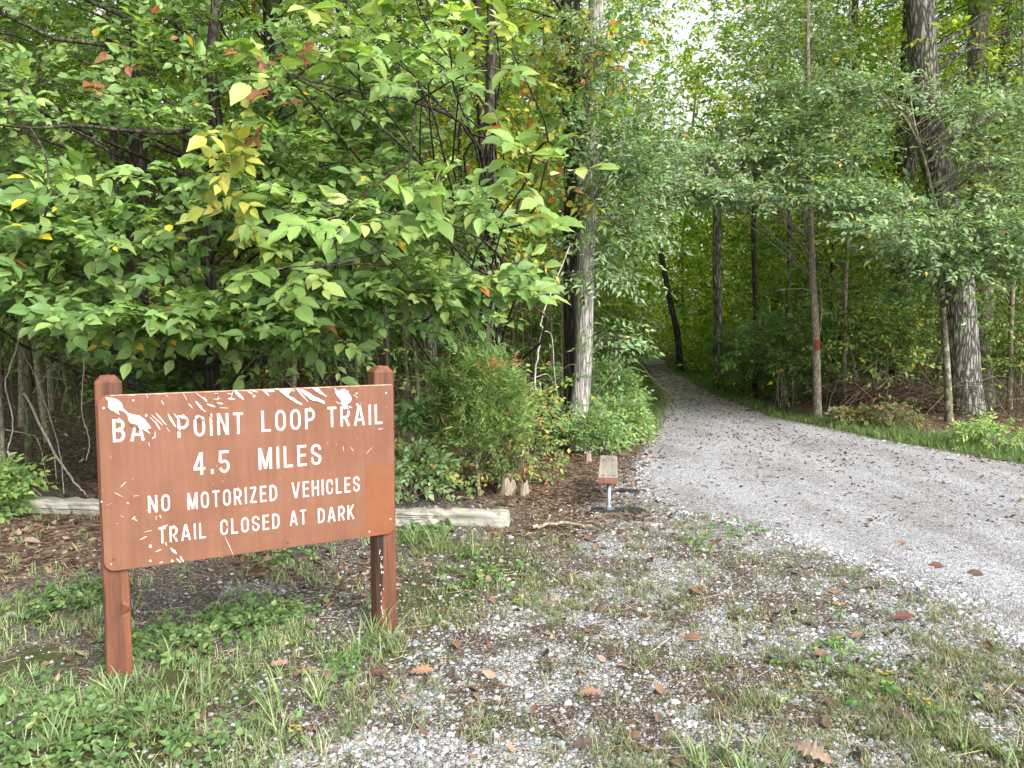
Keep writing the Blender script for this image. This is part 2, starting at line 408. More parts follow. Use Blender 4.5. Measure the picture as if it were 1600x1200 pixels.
# ------------------------------------------------------------------ ground sheet
def build_ground():
    xs = np.concatenate([-np.geomspace(140, 9.2, 40), np.linspace(-9, 9, 330), np.geomspace(9.2, 140, 40)])
    ys = np.concatenate([np.linspace(-30, .8, 14), np.linspace(1, 13, 270), np.geomspace(13.2, 200, 90)])
    X, Y = np.meshgrid(xs, ys)
    x, y = X.ravel(), Y.ravel()
    z = gz(x, y)
    sd = sdist(x, y)
    n1 = fbm(x * 2.6, y * 2.6, 31, 4); n2 = fbm(x * 7, y * 7, 57, 3)
    grav = np.maximum(sstep(.25, -.05, sd), np.clip(blobs(x, y, STONE_B) * 1.5 * sstep(.3, .62, n1 * .6 + n2 * .4), 0, 1))
    near = sstep(9.5, 7.5, y)
    grav = np.maximum(grav, .45 * near * sstep(2.2, 0, sd))
    gra = np.clip(blobs(x, y, GRASS_B) * 1.3 * sstep(.28, .6, n1), 0, 1)
    wd = wood_depth(x, y)
    lit = np.clip(np.maximum(blobs(x, y, LITTER_B), sstep(-.5, .4, wd)), 0, 1)
    verge = sstep(.0, .15, sd) * sstep(1.6, .4, sd) * sstep(9, 10, y) * (x > path_centre(y))
    gra = np.maximum(gra, verge)
    lit = lit * (1 - verge * .6)
    g = Geo(); nx, ny = len(xs), len(ys)
    i = (np.arange(ny - 1)[:, None] * nx + np.arange(nx - 1)[None]).ravel()
    g.add(np.stack([x, y, z], 1), np.stack([i, i + 1, i + nx + 1, i + nx], 1), None, np.stack([grav, gra, lit], 1))
    m, n, l, p, out = mat_new('ground')
    v = coords(n, l, (1, 1, 1))
    a = n.new('ShaderNodeAttribute'); a.attribute_name = 'tint'
    s = n.new('ShaderNodeSeparateColor'); l.new(a.outputs['Color'], s.inputs[0])
    nb = noise(n, l, v, 3.0, 6, .65); nf = noise(n, l, v, 45., 5, .7)
    soil = ramp(n, l, nf.outputs[0], [(.3, (.035, .025, .018)), (.55, (.085, .06, .042)), (.75, (.16, .12, .085))])
    vl = voro(n, l, v, 26.)
    litc = ramp(n, l, vl.outputs['Color'], [(.1, (.036, .025, .018)), (.4, (.085, .056, .04)), (.65, (.14, .095, .066)), (.95, (.24, .18, .135))])
    vs = voro(n, l, v, 62.)
    st = ramp(n, l, vs.outputs['Color'], [(.05, (.12, .11, .10)), (.45, (.27, .26, .25)), (.9, (.48, .48, .48))])
    edge = voro(n, l, v, 62., 'DISTANCE_TO_EDGE')
    gap = ramp(n, l, edge.outputs[0], [(.02, (.12, .1, .085)), (.12, (1, 1, 1))])
    stc = mixc(n, l, 1.0, st.outputs[0], gap.outputs[0], 'MULTIPLY')
    moss = ramp(n, l, nf.outputs[0], [(.3, (.03, .035, .012)), (.7, (.085, .1, .035))])
    def m2(attr, lo, hi):
        t = mth(n, l, 'ADD', attr, mth(n, l, 'MULTIPLY', mth(n, l, 'SUBTRACT', nf.outputs[0], .5), .9))
        q = n.new('ShaderNodeMapRange'); q.inputs[1].default_value = lo; q.inputs[2].default_value = hi; l.new(t, q.inputs[0]); return q.outputs[0]
    vc = voro(n, l, v, 110.)
    crumb = ramp(n, l, vc.outputs['Color'], [(.52, (0, 0, 0)), (.6, (1, 1, 1))])
    sl = mixc(n, l, mth(n, l, 'MULTIPLY', crumb.outputs[0], .75), soil.outputs[0], stc)
    c = mixc(n, l, m2(s.outputs[2], .3, .6), sl, litc.outputs[0])
    c = mixc(n, l, m2(s.outputs[1], .35, .8), c, moss.outputs[0])
    c = mixc(n, l, m2(s.outputs[0], .35, .6), c, stc)
    l.new(c, p.inputs['Base Color']); p.inputs['Roughness'].default_value = .95; p.inputs['Specular IOR Level'].default_value = .15
    h = mth(n, l, 'ADD', mth(n, l, 'MULTIPLY', edge.outputs[0], 1.2), nf.outputs[0])
    bump(n, l, p, h, .7, .02)
    o = g.obj('ground', m, smooth=True); tag(o, kind='structure')
build_ground()

def build_path():
    rng = np.random.default_rng(3)
    pts = []
    n = len(PATH)
    for i in range(n):
        a, b = PATH[i], PATH[(i + 1) % n]; ln = np.hypot(*(b - a)); k = max(1, int(ln / .12))
        for q in range(k):
            p_ = a + (b - a) * q / k; nn = np.array((-(b - a)[1], (b - a)[0])) / ln
            pts.append(p_ + nn * (.22 * (fbm(p_[0] * 3, p_[1] * 3, 3, 3) - .5)))
    pts = np.array(pts)
    xs = np.arange(-4, 14, .3); ys = np.arange(-2, 47, .3)
    X, Y = np.meshgrid(xs, ys); x = X.ravel(); y = Y.ravel()
    sel = sdist(x, y, pts) < -.12
    inner = np.stack([x[sel], y[sel]], 1)
    allp = [Vector(q) for q in np.concatenate([pts, inner])]
    vs, es, fs, *_ = geometry.delaunay_2d_cdt(allp, [], [list(range(len(pts)))], 1, 1e-5)
    V = np.array([(q[0], q[1]) for q in vs])
    z = gz(V[:, 0], V[:, 1]) + .004 + .01 * sstep(.02, -.3, sdist(V[:, 0], V[:, 1], pts))
    g = Geo()
    g.add(np.column_stack([V, z]), None, [f for f in fs if len(f) == 3])
    m, n, l, p, out = mat_new('path_gravel')
    v = coords(n, l, (1, 1, 1))
    vs_ = voro(n, l, v, 70.); ed = voro(n, l, v, 70., 'DISTANCE_TO_EDGE')
    nb = noise(n, l, v, 1.1, 5, .6); nf = noise(n, l, v, 38., 5, .75)
    st = ramp(n, l, vs_.outputs['Color'], [(.05, (.19, .19, .195)), (.35, (.43, .44, .47)), (.9, (.64, .65, .70))])
    gap = ramp(n, l, ed.outputs[0], [(.01, (.14, .12, .11)), (.13, (1, 1, 1))])
    c = mixc(n, l, 1., st.outputs[0], gap.outputs[0], 'MULTIPLY')
    d = ramp(n, l, nf.outputs[0], [(.52, (0, 0, 0)), (.64, (1, 1, 1))])
    sx = n.new('ShaderNodeSeparateXYZ'); l.new(v, sx.inputs[0])
    fr = n.new('ShaderNodeMapRange'); fr.inputs[1].default_value = 7.; fr.inputs[2].default_value = 13.; fr.inputs[3].default_value = .55; fr.inputs[4].default_value = 1.5; l.new(sx.outputs[1], fr.inputs[0])
    f = mth(n, l, 'MINIMUM', mth(n, l, 'MULTIPLY', mth(n, l, 'MULTIPLY', d.outputs[0], mth(n, l, 'ADD', nb.outputs[0], .1)), fr.outputs[0]), 1.)
    c = mixc(n, l, f, c, (.13, .085, .06))
    l.new(c, p.inputs['Base Color']); p.inputs['Roughness'].default_value = .95; p.inputs['Specular IOR Level'].default_value = .15
    bump(n, l, p, mth(n, l, 'ADD', mth(n, l, 'MULTIPLY', ed.outputs[0], 1.5), nf.outputs[0]), .8, .02)
    tk = noise(n, l, coords(n, l, (1, .35, 1)), 1.6, 5, .65); tf = ramp(n, l, tk.outputs[0], [(.34, (.74, .71, .68)), (.58, (1.08, 1.08, 1.09))])
    l.new(mixc(n, l, 1., c, tf.outputs[0], 'MULTIPLY'), p.inputs['Base Color'])
    o = g.obj('path', m, smooth=True); tag(o, kind='structure')
build_path()

# ------------------------------------------------------------------ the trail sign
GLYPH_S = .118
def arc(cx, cy, rx, ry, a0, a1, n=9):
    return [(cx + rx * math.cos(R(a)), cy + ry * math.sin(R(a))) for a in np.linspace(a0, a1, n)]
def glyph(c):
    h = GLYPH_S / 2; w = .55; t = 1 - h; b = h
    if c == 'I': return GLYPH_S, [[(h, 0), (h, 1)]]
    if c == '.': return .2, [[(.1, 0), (.1, .2)]]
    if c == 'A': w = .66; return w, [[(h, 0), (w / 2 - .02, 1)], [(w - h, 0), (w / 2 + .02, 1)], [(.17, .28), (w - .17, .28)]]
    if c == 'V': w = .64; return w, [[(h, 1), (w / 2 - .02, 0)], [(w - h, 1), (w / 2 + .02, 0)]]
    if c == 'B':
        r = .22
        return w, [[(h, 0), (h, 1)], [(h, t), (w - h - r, t)] + arc(w - h - r, (t + .53) / 2, r - .01, (t - .53) / 2, 90, -90) + [(h, .53)],
                   [(h, .53), (w - h - r, .53)] + arc(w - h - r, (.53 + b) / 2, r, (.53 - b) / 2, 90, -90) + [(h, b)]]
    if c in 'CO':
        r = w / 2 - h; ry = .27
        top = arc(w / 2, t - ry, r, ry, 0, 180); bot = arc(w / 2, b + ry, r, ry, 180, 360)
        if c == 'C': return w, [[(w - h, .68)] + top + bot + [(w - h, .32)]]
        return w, [top + bot + [top[0], top[1]]]
    if c == 'D': r = .3; return w, [[(h, 0), (h, 1)], [(h, t), (w - h - r, t)] + arc(w - h - r, t - r, r, r, 90, 0) + arc(w - h - r, b + r, r, r, 0, -90) + [(h, b)]]
    if c == 'E': w = .48; return w, [[(h, 0), (h, 1)], [(h, t), (w, t)], [(h, .52), (w - .04, .52)], [(h, b), (w, b)]]
    if c == 'H': return w, [[(h, 0), (h, 1)], [(w - h, 0), (w - h, 1)], [(h, .52), (w - h, .52)]]
    if c == 'K': w = .57; return w, [[(h, 0), (h, 1)], [(w - h - .01, 1), (h, .36)], [(w - h + .01, 0), (.2, .56)]]
    if c == 'L': w = .47; return w, [[(h, 0), (h, 1)], [(h, b), (w, b)]]
    if c == 'M': w = .68; return w, [[(h, 0), (h, 1)], [(w - h, 0), (w - h, 1)], [(h + .01, 1), (w / 2, .04)], [(w - h - .01, 1), (w / 2, .04)]]
    if c == 'N': w = .57; return w, [[(h, 0), (h, 1)], [(w - h, 0), (w - h, 1)], [(h + .02, .98), (w - h - .02, .02)]]
    if c in 'PR':
        r = .24
        s = [[(h, 0), (h, 1)], [(h, t), (w - h - r, t)] + arc(w - h - r, (t + .44) / 2, r, (t - .44) / 2, 90, -90) + [(h, .44)]]
        if c == 'R': s.append([(.27, .46), (w - h, 0)])
        return w, s
    if c == 'S':
        r = w / 2 - h; ry = .215
        return w, [[(w - h, .72)] + arc(w / 2, t - ry, r, ry, 8, 215, 12) + arc(w / 2, b + ry, r, ry, 35, -188, 12) + [(h, .28)]]
    if c == 'T': w = .52; return w, [[(w / 2, 0), (w / 2, 1)], [(0, t), (w, t)]]
    if c == 'Y': w = .6; return w, [[(w / 2, 0), (w / 2, .45)], [(h, 1), (w / 2, .42)], [(w - h, 1), (w / 2, .42)]]
    if c == 'Z': w = .5; return w, [[(0, t), (w - .06, t)], [(w - h - .01, t), (h, b)], [(.04, b), (w, b)]]
    if c == '4': w = .58; return w, [[(.4, 0), (.4, 1)], [(.36, .97), (h - .02, .27)], [(.0, .27), (w, .27)]]
    if c == '5': r = w / 2 - h; return w, [[(w - .03, t), (h + .02, t)], [(h + .03, 1), (h, .5)], [(h, .52)] + arc(w / 2, b + .235, r, .24, 125, -165, 14)]
    return .3, []
def ribbon(geo, pts, half, fx, y, mat=0):
    """A flat stroke along pts (local x, z), mitred at its corners."""
    p = np.array(pts, float); n = len(p)
    d = np.diff(p, axis=0); d = d / np.maximum(np.linalg.norm(d, axis=1, keepdims=True), 1e-9)
    nr = np.stack([-d[:, 1], d[:, 0]], 1)
    L_, R_ = [], []
    for i in range(n):
        a = nr[max(i - 1, 0)]; b = nr[min(i, n - 2)]
        m = a + b; m = m / max(np.linalg.norm(m), 1e-6); s = half / max(m @ a, .45)
        L_.append(p[i] + m * s); R_.append(p[i] - m * s)
    V = np.array([fx(q) for q in L_ + R_]); V = np.column_stack([V[:, 0], np.full(len(V), y), V[:, 1]])
    Q = [(i, n + i, n + i + 1, i + 1) for i in range(n - 1)]
    geo.add(V, Q, None, mat=mat)

def build_sign():
    rng = np.random.default_rng(11)
    pl = G(187, 1056); pr = G(600, 976)
    pl = on_ground(pl); pr = on_ground(pr)
    u = pr - pl; u[2] = 0; Ws = np.linalg.norm(u); u /= Ws
    ang = math.atan2(u[1], u[0])
    mid = (pl + pr) / 2; mid[2] = 0
    nrm = np.array((u[1], -u[0], 0))                      # towards the viewer
    root = thing('trail_sign', 'brown painted trail sign board with white lettering on two square wooden posts', 'sign', mid, ang)
    PS = .108; yf = -(PS / 2 + .019)                      # local y of the board's face
    def loc(px, py, y=yf):
        d = ray(px, py); o = np.array((0, 0, EYE)) - mid
        t = (-y - o @ nrm) / (d @ nrm)
        w = o + d * t
        return np.array((w @ u, w[2]))
    c = [loc(*q) for q in ((150, 618), (613.5, 600), (617.5, 834), (165, 893))]
    x0 = (c[0][0] + c[3][0]) / 2; x1 = (c[1][0] + c[2][0]) / 2
    z1 = (c[0][1] + c[1][1]) / 2; z0 = (c[2][1] + c[3][1]) / 2
    print('SIGN', Ws, x0, x1, z0, z1, [tuple(q) for q in c], 'post', loc(594, 577)[1], loc(168, 592)[1])
    # posts
    wood = wood_mat('post_stained_wood', (.036, .013, .006), (.19, .066, .031), 2, .72, 24.)
    for s, base, ztop in ((-1, pl, loc(168, 588)[1]), (1, pr, loc(594, 573)[1])):
        bx = (base - mid) @ u
        g = Geo(); r = PS / 2; ch = .006; tp = ztop; cz = tp - .03
        def ring(rr, cc, z): return [(bx + a, b, z) for a, b in ((-rr + cc, -rr), (rr - cc, -rr), (rr, -rr + cc), (rr, rr - cc), (rr - cc, rr), (-rr + cc, rr), (-rr, rr - cc), (-rr, -rr + cc))]
        zs = np.linspace(-.25, cz, 12)
        V = []
        for z in zs: V += ring(r, ch, z)
        V += ring(r * .55, .004, tp)
        k = len(zs) + 1
        Q = [(i * 8 + j, i * 8 + (j + 1) % 8, i * 8 + 8 + (j + 1) % 8, i * 8 + 8 + j) for i in range(k - 1) for j in range(8)]
        g.add(V, Q); tt = (k - 1) * 8
        g.add([V[tt + j] for j in range(8)] + [(bx, 0, tp + .003)], None, [(j, (j + 1) % 8, 8) for j in range(8)])
        o = g.obj('post', wood, root)
        if s > 0:
            # flaked paint and a weather check down the face
            f = Geo()
            for i in range(26):
                zz = rng.uniform(.05, .42); xx = bx + rng.normal(-.028, .006); ww = rng.uniform(.002, .006); hh = rng.uniform(.006, .03)
                yy = -r - .0008 - .00002 * i
                f.add([(xx, yy, zz), (xx + ww, yy, zz + hh * .3), (xx + ww * .5, yy, zz + hh), (xx - ww * .4, yy, zz + hh * .6)], [(0, 1, 2, 3)])
            f.obj('paint_flakes', plain_mat('bare_flake', (.5, .4, .32), .8), o)
            f = Geo()
            zz = np.linspace(.02, .46, 16); xx = bx + .006 + .004 * np.sin(zz * 9) + .01 * (zz - .2)
            L_ = [(a - .0012, -r - .0005, b) for a, b in zip(xx, zz)]; R_ = [(a + .0012, -r - .0005, b) for a, b in zip(xx, zz)]
            f.add(L_ + R_, [(i, 16 + i, 17 + i, i + 1) for i in range(15)])
            f.obj('crack', plain_mat('crack_dark', (.02, .012, .009), .9), o)
        else:
            # a lifted splinter of wood half way down
            f = Geo(); yy = -r
            f.add([(bx + .012, yy - .001, .30), (bx + .05, yy - .001, .31), (bx + .052, yy - .014, .335), (bx + .018, yy - .012, .355), (bx + .03, yy - .004, .365), (bx + .03, yy - .004, .28)], [(0, 1, 2, 3)], [(3, 2, 4), (0, 5, 1)])
            f.obj('splinter', wood, o)
    # the board
    m, n, l, p, out = mat_new('board_brown_paint')
    v = coords(n, l, (1, 1, 1))
    b1 = noise(n, l, v, 3.2, 5, .55); b2 = noise(n, l, v, 160., 3, .6)
    c1 = ramp(n, l, b1.outputs[0], [(.3, (.155, .068, .040)), (.7, (.2, .095, .060))])
    dr = noise(n, l, coords(n, l, (9, 9, .7)), 2.2, 5, .7); gr = noise(n, l, coords(n, l, (1.2, 1, 22)), 9., 5, .7)
    drf = ramp(n, l, dr.outputs[0], [(.40, (.88, .86, .85)), (.62, (1.05, 1.05, 1.05))])
    grf = ramp(n, l, gr.outputs[0], [(.3, (.94, .93, .92)), (.65, (1.03, 1.03, 1.03))])
    cc = mixc(n, l, 1., mixc(n, l, 1., c1.outputs[0], drf.outputs[0], 'MULTIPLY'), grf.outputs[0], 'MULTIPLY')
    cc = mixc(n, l, .12, cc, b2.outputs['Color'], 'OVERLAY')
    l.new(cc, p.inputs['Base Color']); l.new(ramp(n, l, gr.outputs[0], [(.3, (.5, .5, .5)), (.7, (.72, .72, .72))]).outputs[0], p.inputs['Roughness']); p.inputs['Specular IOR Level'].default_value = .25
    bump(n, l, p, gr.outputs[0], .06, .002)
    g = Geo(); rc = .045; th = .018
    out_ = []
    for cx, cz_, a0 in ((x1 - rc, z0 + rc, -90), (x1 - rc, z1 - .004, 0), (x0 + rc, z1 - rc, 90), (x0 + rc, z0 + rc, 180)):
        if cz_ > z1 - .01: out_ += [(x1, z1 - .006), (x1 - .006, z1)]
        else: out_ += arc(cx, cz_, rc, rc, a0, a0 + 90, 9)
    out_ = np.array(out_); k = len(out_)
    ins_ = out_ + .0015 * nz(np.array(((x0 + x1) / 2, (z0 + z1) / 2)) - out_)
    V = [(a, yf, b) for a, b in ins_] + [(a, yf + .0015, b) for a, b in out_] + [(a, yf + th, b) for a, b in out_]
    cx_, cz_ = (x0 + x1) / 2, (z0 + z1) / 2
    V += [(cx_, yf, cz_), (cx_, yf + th, cz_)]
    Q = [(q + i, q + (i + 1) % k, q + k + (i + 1) % k, q + k + i) for q in (0, k) for i in range(k)]
    Q = [(d_, c_, b_, a_) for a_, b_, c_, d_ in Q]
    T = [(i, (i + 1) % k, 3 * k) for i in range(k)] + [(2 * k + (i + 1) % k, 2 * k + i, 3 * k + 1) for i in range(k)]
    g.add(V, Q, T)
    board = g.obj('board', m, root)
    # raw edge of the board along the top, where the paint has worn
    g = Geo(); xs = np.linspace(x0 + .05, x1 - .01, 60)
    hh = .0015 + .0035 * rng.random(60) ** 2
    g.add([(a, yf - .0004, z1 - .0016) for a in xs] + [(a, yf - .0004, z1 - .0016 - b) for a, b in zip(xs, hh)], [(i, i + 60, i + 61, i + 1) for i in range(59)])
    g.obj('worn_edge', plain_mat('worn_edge', (.55, .42, .34), .7), board)
    # repainted patch
    q = [loc(570, 728), loc(616.5, 726), loc(617.5, 834), loc(570.5, 838)]
    g = Geo(); xa = q[0][0]; za = q[0][1]; rr = .043; bx1 = x1 - .003; bz0 = z0 + .003
    pp = [(xa, za), (xa, bz0)] + arc(bx1 - rr, bz0 + rr, rr, rr, -90, 0, 8) + [(bx1, za)]
    g.add([(a, yf - .0006, b) for a, b in pp] + [((xa + bx1) / 2, yf - .0006, (za + bz0) / 2)], None, [(i, (i + 1) % len(pp), len(pp)) for i in range(len(pp))])
    o = g.obj('repainted_patch', plain_mat('patch_paint', (.18, .060, .02), .55, 0, .12, 14.), board); o['label'] = 'orange brown repainted patch'
    # lettering
    m, n, l, p, out = mat_new('white_letter_paint')
    v = coords(n, l, (1, 1, 1)); f = noise(n, l, v, 60, 5, .6)
    cw = ramp(n, l, f.outputs[0], [(.28, (.44, .41, .38)), (.5, (.62, .61, .60))])
    l.new(cw.outputs[0], p.inputs['Base Color']); p.inputs['Roughness'].default_value = .5
    white = m
    lines = [[('BA', 177, 226, 690.5, 654), ('POINT', 278, 380.5, 681, 648), ('LOOP', 409, 492.5, 672, 639), ('TRAIL', 512, 597.5, 664, 633)],
             [('4.5', 303, 359, 740, 706), ('MILES', 404.5, 502, 730, 696)],
             [('NO', 232, 266, 799, 775), ('MOTORIZED', 293.5, 433, 790, 765), ('VEHICLES', 456, 562, 773, 746)],
             [('TRAIL', 248, 322, 846, 822), ('CLOSED', 344.5, 437, 831, 808), ('AT', 453, 478.5, 819, 797), ('DARK', 497, 553.5, 814, 789)]]
    for li, words in enumerate(lines):
        k = 0
        # common base line and cap height fitted over the row
        bl = np.array([loc((a + b) / 2, yb) for _, a, b, yb, yt in words]); tl = np.array([loc((a + b) / 2, yt) for _, a, b, yb, yt in words])
        zb = bl[:, 1]; zt = tl[:, 1]
        hcap = float(np.mean(zt - zb))
        for wi, (txt, a, b, yb, yt) in enumerate(words):
            z_b = float(zb[wi]) * .5 + float(zb.mean()) * .5
            xa, xb = loc(a, yb)[0], loc(b, yb)[0]
            g = Geo(); gl = [glyph(ch) for ch in txt]; gap = .26
            tot = sum(w for w, _ in gl) + gap * (len(gl) - 1)
            sx = (xb - xa) / tot; x = 0.
            for w, strokes in gl:
                for s in strokes:
                    # stroke thickness stays even: build in metres
                    pts = [((x + q[0]) * sx + xa, z_b + q[1] * hcap) for q in s]
                    k += 1
                    ribbon(g, pts, GLYPH_S / 2 * (sx * .35 + hcap * .65), lambda q: q, yf - .0010 - .00002 * k)
                x += w + gap
            g.obj('lettering', white, board)
    # scraped paint: white flashes where the brown is gone, brown nicks through the letters
    cr = {1: (130, 570), 2: (380, 570), 3: (130, 740)}
    def cp(c_, X, Y): return loc(cr[c_][0] + X / 6.154, cr[c_][1] + Y / 6.154)
    gw, gb = Geo(), Geo(); cnt = [0]
    def poly(geo, c_, pts, y0=.0042, wob=4):
        q = []
        for i in range(len(pts)):
            a = np.array(pts[i], float); b = np.array(pts[(i + 1) % len(pts)], float)
            for t in (0, .33, .66):
                q.append(a + (b - a) * t + (rng.normal(0, wob, 2) if t else 0))
        cnt[0] += 1; y = yf - y0 - .00003 * cnt[0]
        V = [cp(c_, *s) for s in q]
        tri = geometry.tessellate_polygon([[Vector((*s, 0)) for s in V]])
        geo.add([(s[0], y, s[1]) for s in V], None, [t if (Vector(V[t[1]]) - Vector(V[t[0]])).cross(Vector(V[t[2]]) - Vector(V[t[0]])) > 0 else (t[0], t[2], t[1]) for t in tri])
    def sliver(geo, c_, X0, Y0, X1, Y1, w, y0=.0022):
        a = np.array((X0, Y0), float); b = np.array((X1, Y1), float); d = b - a; ln = np.hypot(*d) + 1e-6; nn = np.array((-d[1], d[0])) / ln * w / 2
        t = np.linspace(0, 1, 7); prof = np.sin(np.pi * np.clip(t * .9 + .06, 0, 1)) ** .7
        up = [a + d * q + nn * pr_ * rng.uniform(.5, 1.1) for q, pr_ in zip(t, prof)]
        dn = [a + d * q - nn * pr_ * rng.uniform(.5, 1.1) for q, pr_ in zip(t, prof)]
        cnt[0] += 1; y = yf - y0 - .00001 * cnt[0]
        V = [cp(c_, *s) for s in up + dn]
        geo.add([(s[0], y, s[1]) for s in V], [(i, i + 7, i + 8, i + 1) for i in range(6)])
    def dot(geo, c_, X, Y, r_, y0=.0022):
        cnt[0] += 1; y = yf - y0 - .00001 * cnt[0]
        V = [cp(c_, X + r_ * math.cos(q * .628) * rng.uniform(.75, 1.15), Y + r_ * math.sin(q * .628) * rng.uniform(.75, 1.15)) for q in range(10)] + [cp(c_, X, Y)]
        geo.add([(s[0], y, s[1]) for s in V], None, [(i, (i + 1) % 10, 10) for i in range(10)])
    poly(gw, 1, [(215, 305), (330, 335), (370, 370), (385, 420), (430, 460), (470, 480), (540, 485), (600, 530), (640, 590), (645, 612), (600, 605), (650, 665), (560, 610), (520, 570), (490, 565), (475, 578), (440, 540), (430, 490), (380, 445), (335, 430), (350, 480), (300, 450), (260, 430), (235, 400), (240, 360)])
    poly(gw, 2, [(505, 222), (600, 250), (700, 310), (780, 350), (785, 375), (740, 360), (640, 330), (580, 280)], wob=3)
    poly(gw, 2, [(655, 218), (720, 225), (800, 300), (790, 308), (720, 265)], wob=3)
    poly(gw, 2, [(870, 225), (900, 245), (980, 230), (1010, 270), (1035, 310), (1025, 360), (990, 375), (1050, 415), (970, 410), (930, 360), (960, 368), (900, 300)], wob=5)
    poly(gw, 2, [(340, 240), (420, 232), (470, 240), (440, 270), (430, 290), (500, 330), (568, 378), (550, 382), (470, 340), (410, 305)], wob=4)
    for q in [(1, 700, 465, 800, 580, 14), (1, 655, 480, 765, 580, 10), (1, 690, 540, 740, 625, 16), (1, 640, 500, 700, 560, 8), (1, 815, 470, 890, 600, 28), (1, 870, 465, 910, 520, 12), (1, 750, 340, 775, 385, 8), (1, 960, 275, 1000, 340, 6), (1, 1010, 370, 1055, 420, 8),
              (1, 1080, 350, 1150, 430, 26), (1, 1130, 420, 1180, 450, 10), (1, 1150, 310, 1190, 355, 22), (1, 1190, 375, 1270, 405, 20), (1, 1080, 265, 1160, 330, 7), (1, 1285, 365, 1345, 375, 18), (1, 1390, 325, 1460, 330, 18), (1, 1455, 245, 1540, 335, 40), (1, 1440, 250, 1420, 320, 6), (1, 1380, 275, 1430, 280, 8),
              (1, 1310, 412, 1400, 415, 6), (1, 600, 280, 625, 320, 5), (1, 790, 285, 820, 310, 5), (1, 630, 740, 640, 790, 6), (1, 690, 640, 690, 710, 9), (1, 660, 712, 685, 690, 12), (1, 800, 600, 830, 645, 5), (1, 1250, 330, 1330, 325, 6), (1, 1300, 300, 1290, 345, 7), (1, 1260, 275, 1300, 272, 7),
              (2, 40, 250, 90, 280, 20), (2, 190, 240, 250, 295, 22), (2, 225, 245, 300, 255, 30), (2, 510, 230, 625, 355, 12), (2, 60, 240, 140, 262, 12), (2, 420, 236, 500, 250, 20), (2, 1060, 285, 1105, 320, 6), (2, 300, 235, 345, 230, 12), (2, 540, 360, 570, 380, 9), (2, 890, 350, 930, 380, 6), (2, 1030, 790, 1060, 830, 6), (2, 960, 780, 965, 830, 6),
              (2, 1290, 620, 1350, 612, 6), (2, 1240, 790, 1180, 860, 4), (3, 720, 530, 812, 492, 20), (3, 545, 635, 615, 600, 11), (3, 790, 655, 800, 692, 15), (3, 840, 715, 900, 770, 30), (3, 930, 790, 965, 850, 22), (3, 895, 815, 940, 855, 16), (3, 735, 858, 765, 845, 12), (3, 690, 752, 755, 725, 8), (3, 1360, 600, 1445, 785, 6), (3, 470, 440, 500, 410, 12), (3, 490, 430, 520, 455, 12),
              (3, 360, 130, 412, 75, 8), (3, 300, 180, 385, 225, 6), (3, 700, 400, 702, 450, 6), (3, 735, 398, 748, 425, 12), (3, 590, 560, 662, 545, 6), (3, 480, 215, 540, 210, 5), (3, 420, 275, 440, 290, 14)]:
        sliver(gw, *q)
    for q in [(3, 645, 697, 18), (3, 645, 837, 12), (3, 270, 870, 7), (3, 855, 838, 13), (3, 175, 270, 8), (2, 103, 300, 13), (2, 1095, 380, 13), (1, 605, 485, 14)]: dot(gw, *q)
    for i in range(36):
        c_ = int(rng.integers(1, 4)); X = rng.uniform(150, 1500); Y = rng.uniform(330, 1150) if c_ < 3 else rng.uniform(30, 700)
        if c_ == 2: X = rng.uniform(20, 1400)
        a = rng.normal(-.8, .9); ln = rng.uniform(5, 26) * (1.6 if X < 500 and c_ != 2 else 1)
        sliver(gw, c_, X, Y, X + ln * math.cos(a), Y + ln * math.sin(a), rng.uniform(2., 4.5))
    gw.obj('paint_scrapes', white, board)
    for q in [(1, 900, 495, 965, 540, 14), (1, 975, 495, 1012, 560, 12), (1, 1050, 500, 1140, 545, 14), (1, 1095, 470, 1165, 500, 12), (1, 1205, 460, 1245, 525, 14), (1, 1285, 515, 1375, 620, 10), (1, 1005, 600, 1045, 555, 8), (1, 900, 610, 935, 645, 14), (1, 1230, 540, 1240, 575, 8), (1, 450, 560, 520, 600, 30), (1, 490, 560, 560, 640, 16), (1, 1140, 500, 1170, 560, 8),
              (1, 1490, 540, 1500, 600, 6), (2, 980, 420, 1030, 440, 12), (2, 1000, 380, 1020, 430, 8), (2, 950, 455, 975, 440, 6), (3, 845, 600, 870, 560, 10), (3, 880, 580, 890, 640, 8), (2, 500, 870, 520, 860, 8), (3, 1060, 250, 1080, 290, 6)]:
        sliver(gb, *q, .0062)
    gb.obj('paint_nicks', m_board, board) if (m_board := bpy.data.materials['board_brown_paint']) else None
    # screw heads holding the board to the posts
    scr = plain_mat('screw_head', (.5, .47, .44), .4, .6)
    for px, py, dark in ((162, 638, 0), (208, 626, 0), (557, 615, 0), (603, 614, 0), (177.5, 874, 1), (610, 811, 0), (577, 831, 0), (450, 848, 1)):
        w = loc(px, py); g = Geo(); a = np.arange(12) / 12 * 2 * math.pi
        V = [(w[0] + .0062 * math.cos(q), yf, w[1] + .0062 * math.sin(q)) for q in a] + [(w[0] + .005 * math.cos(q), yf - .003, w[1] + .005 * math.sin(q)) for q in a] + [(w[0], yf - .0036, w[1])]
        g.add(V, [(i, (i + 1) % 12, 12 + (i + 1) % 12, 12 + i) for i in range(12)], [(12 + i, 12 + (i + 1) % 12, 24) for i in range(12)])
        g.obj('screw', plain_mat('screw_rust', (.1, .05, .03), .8) if dark else scr, board)
build_sign()

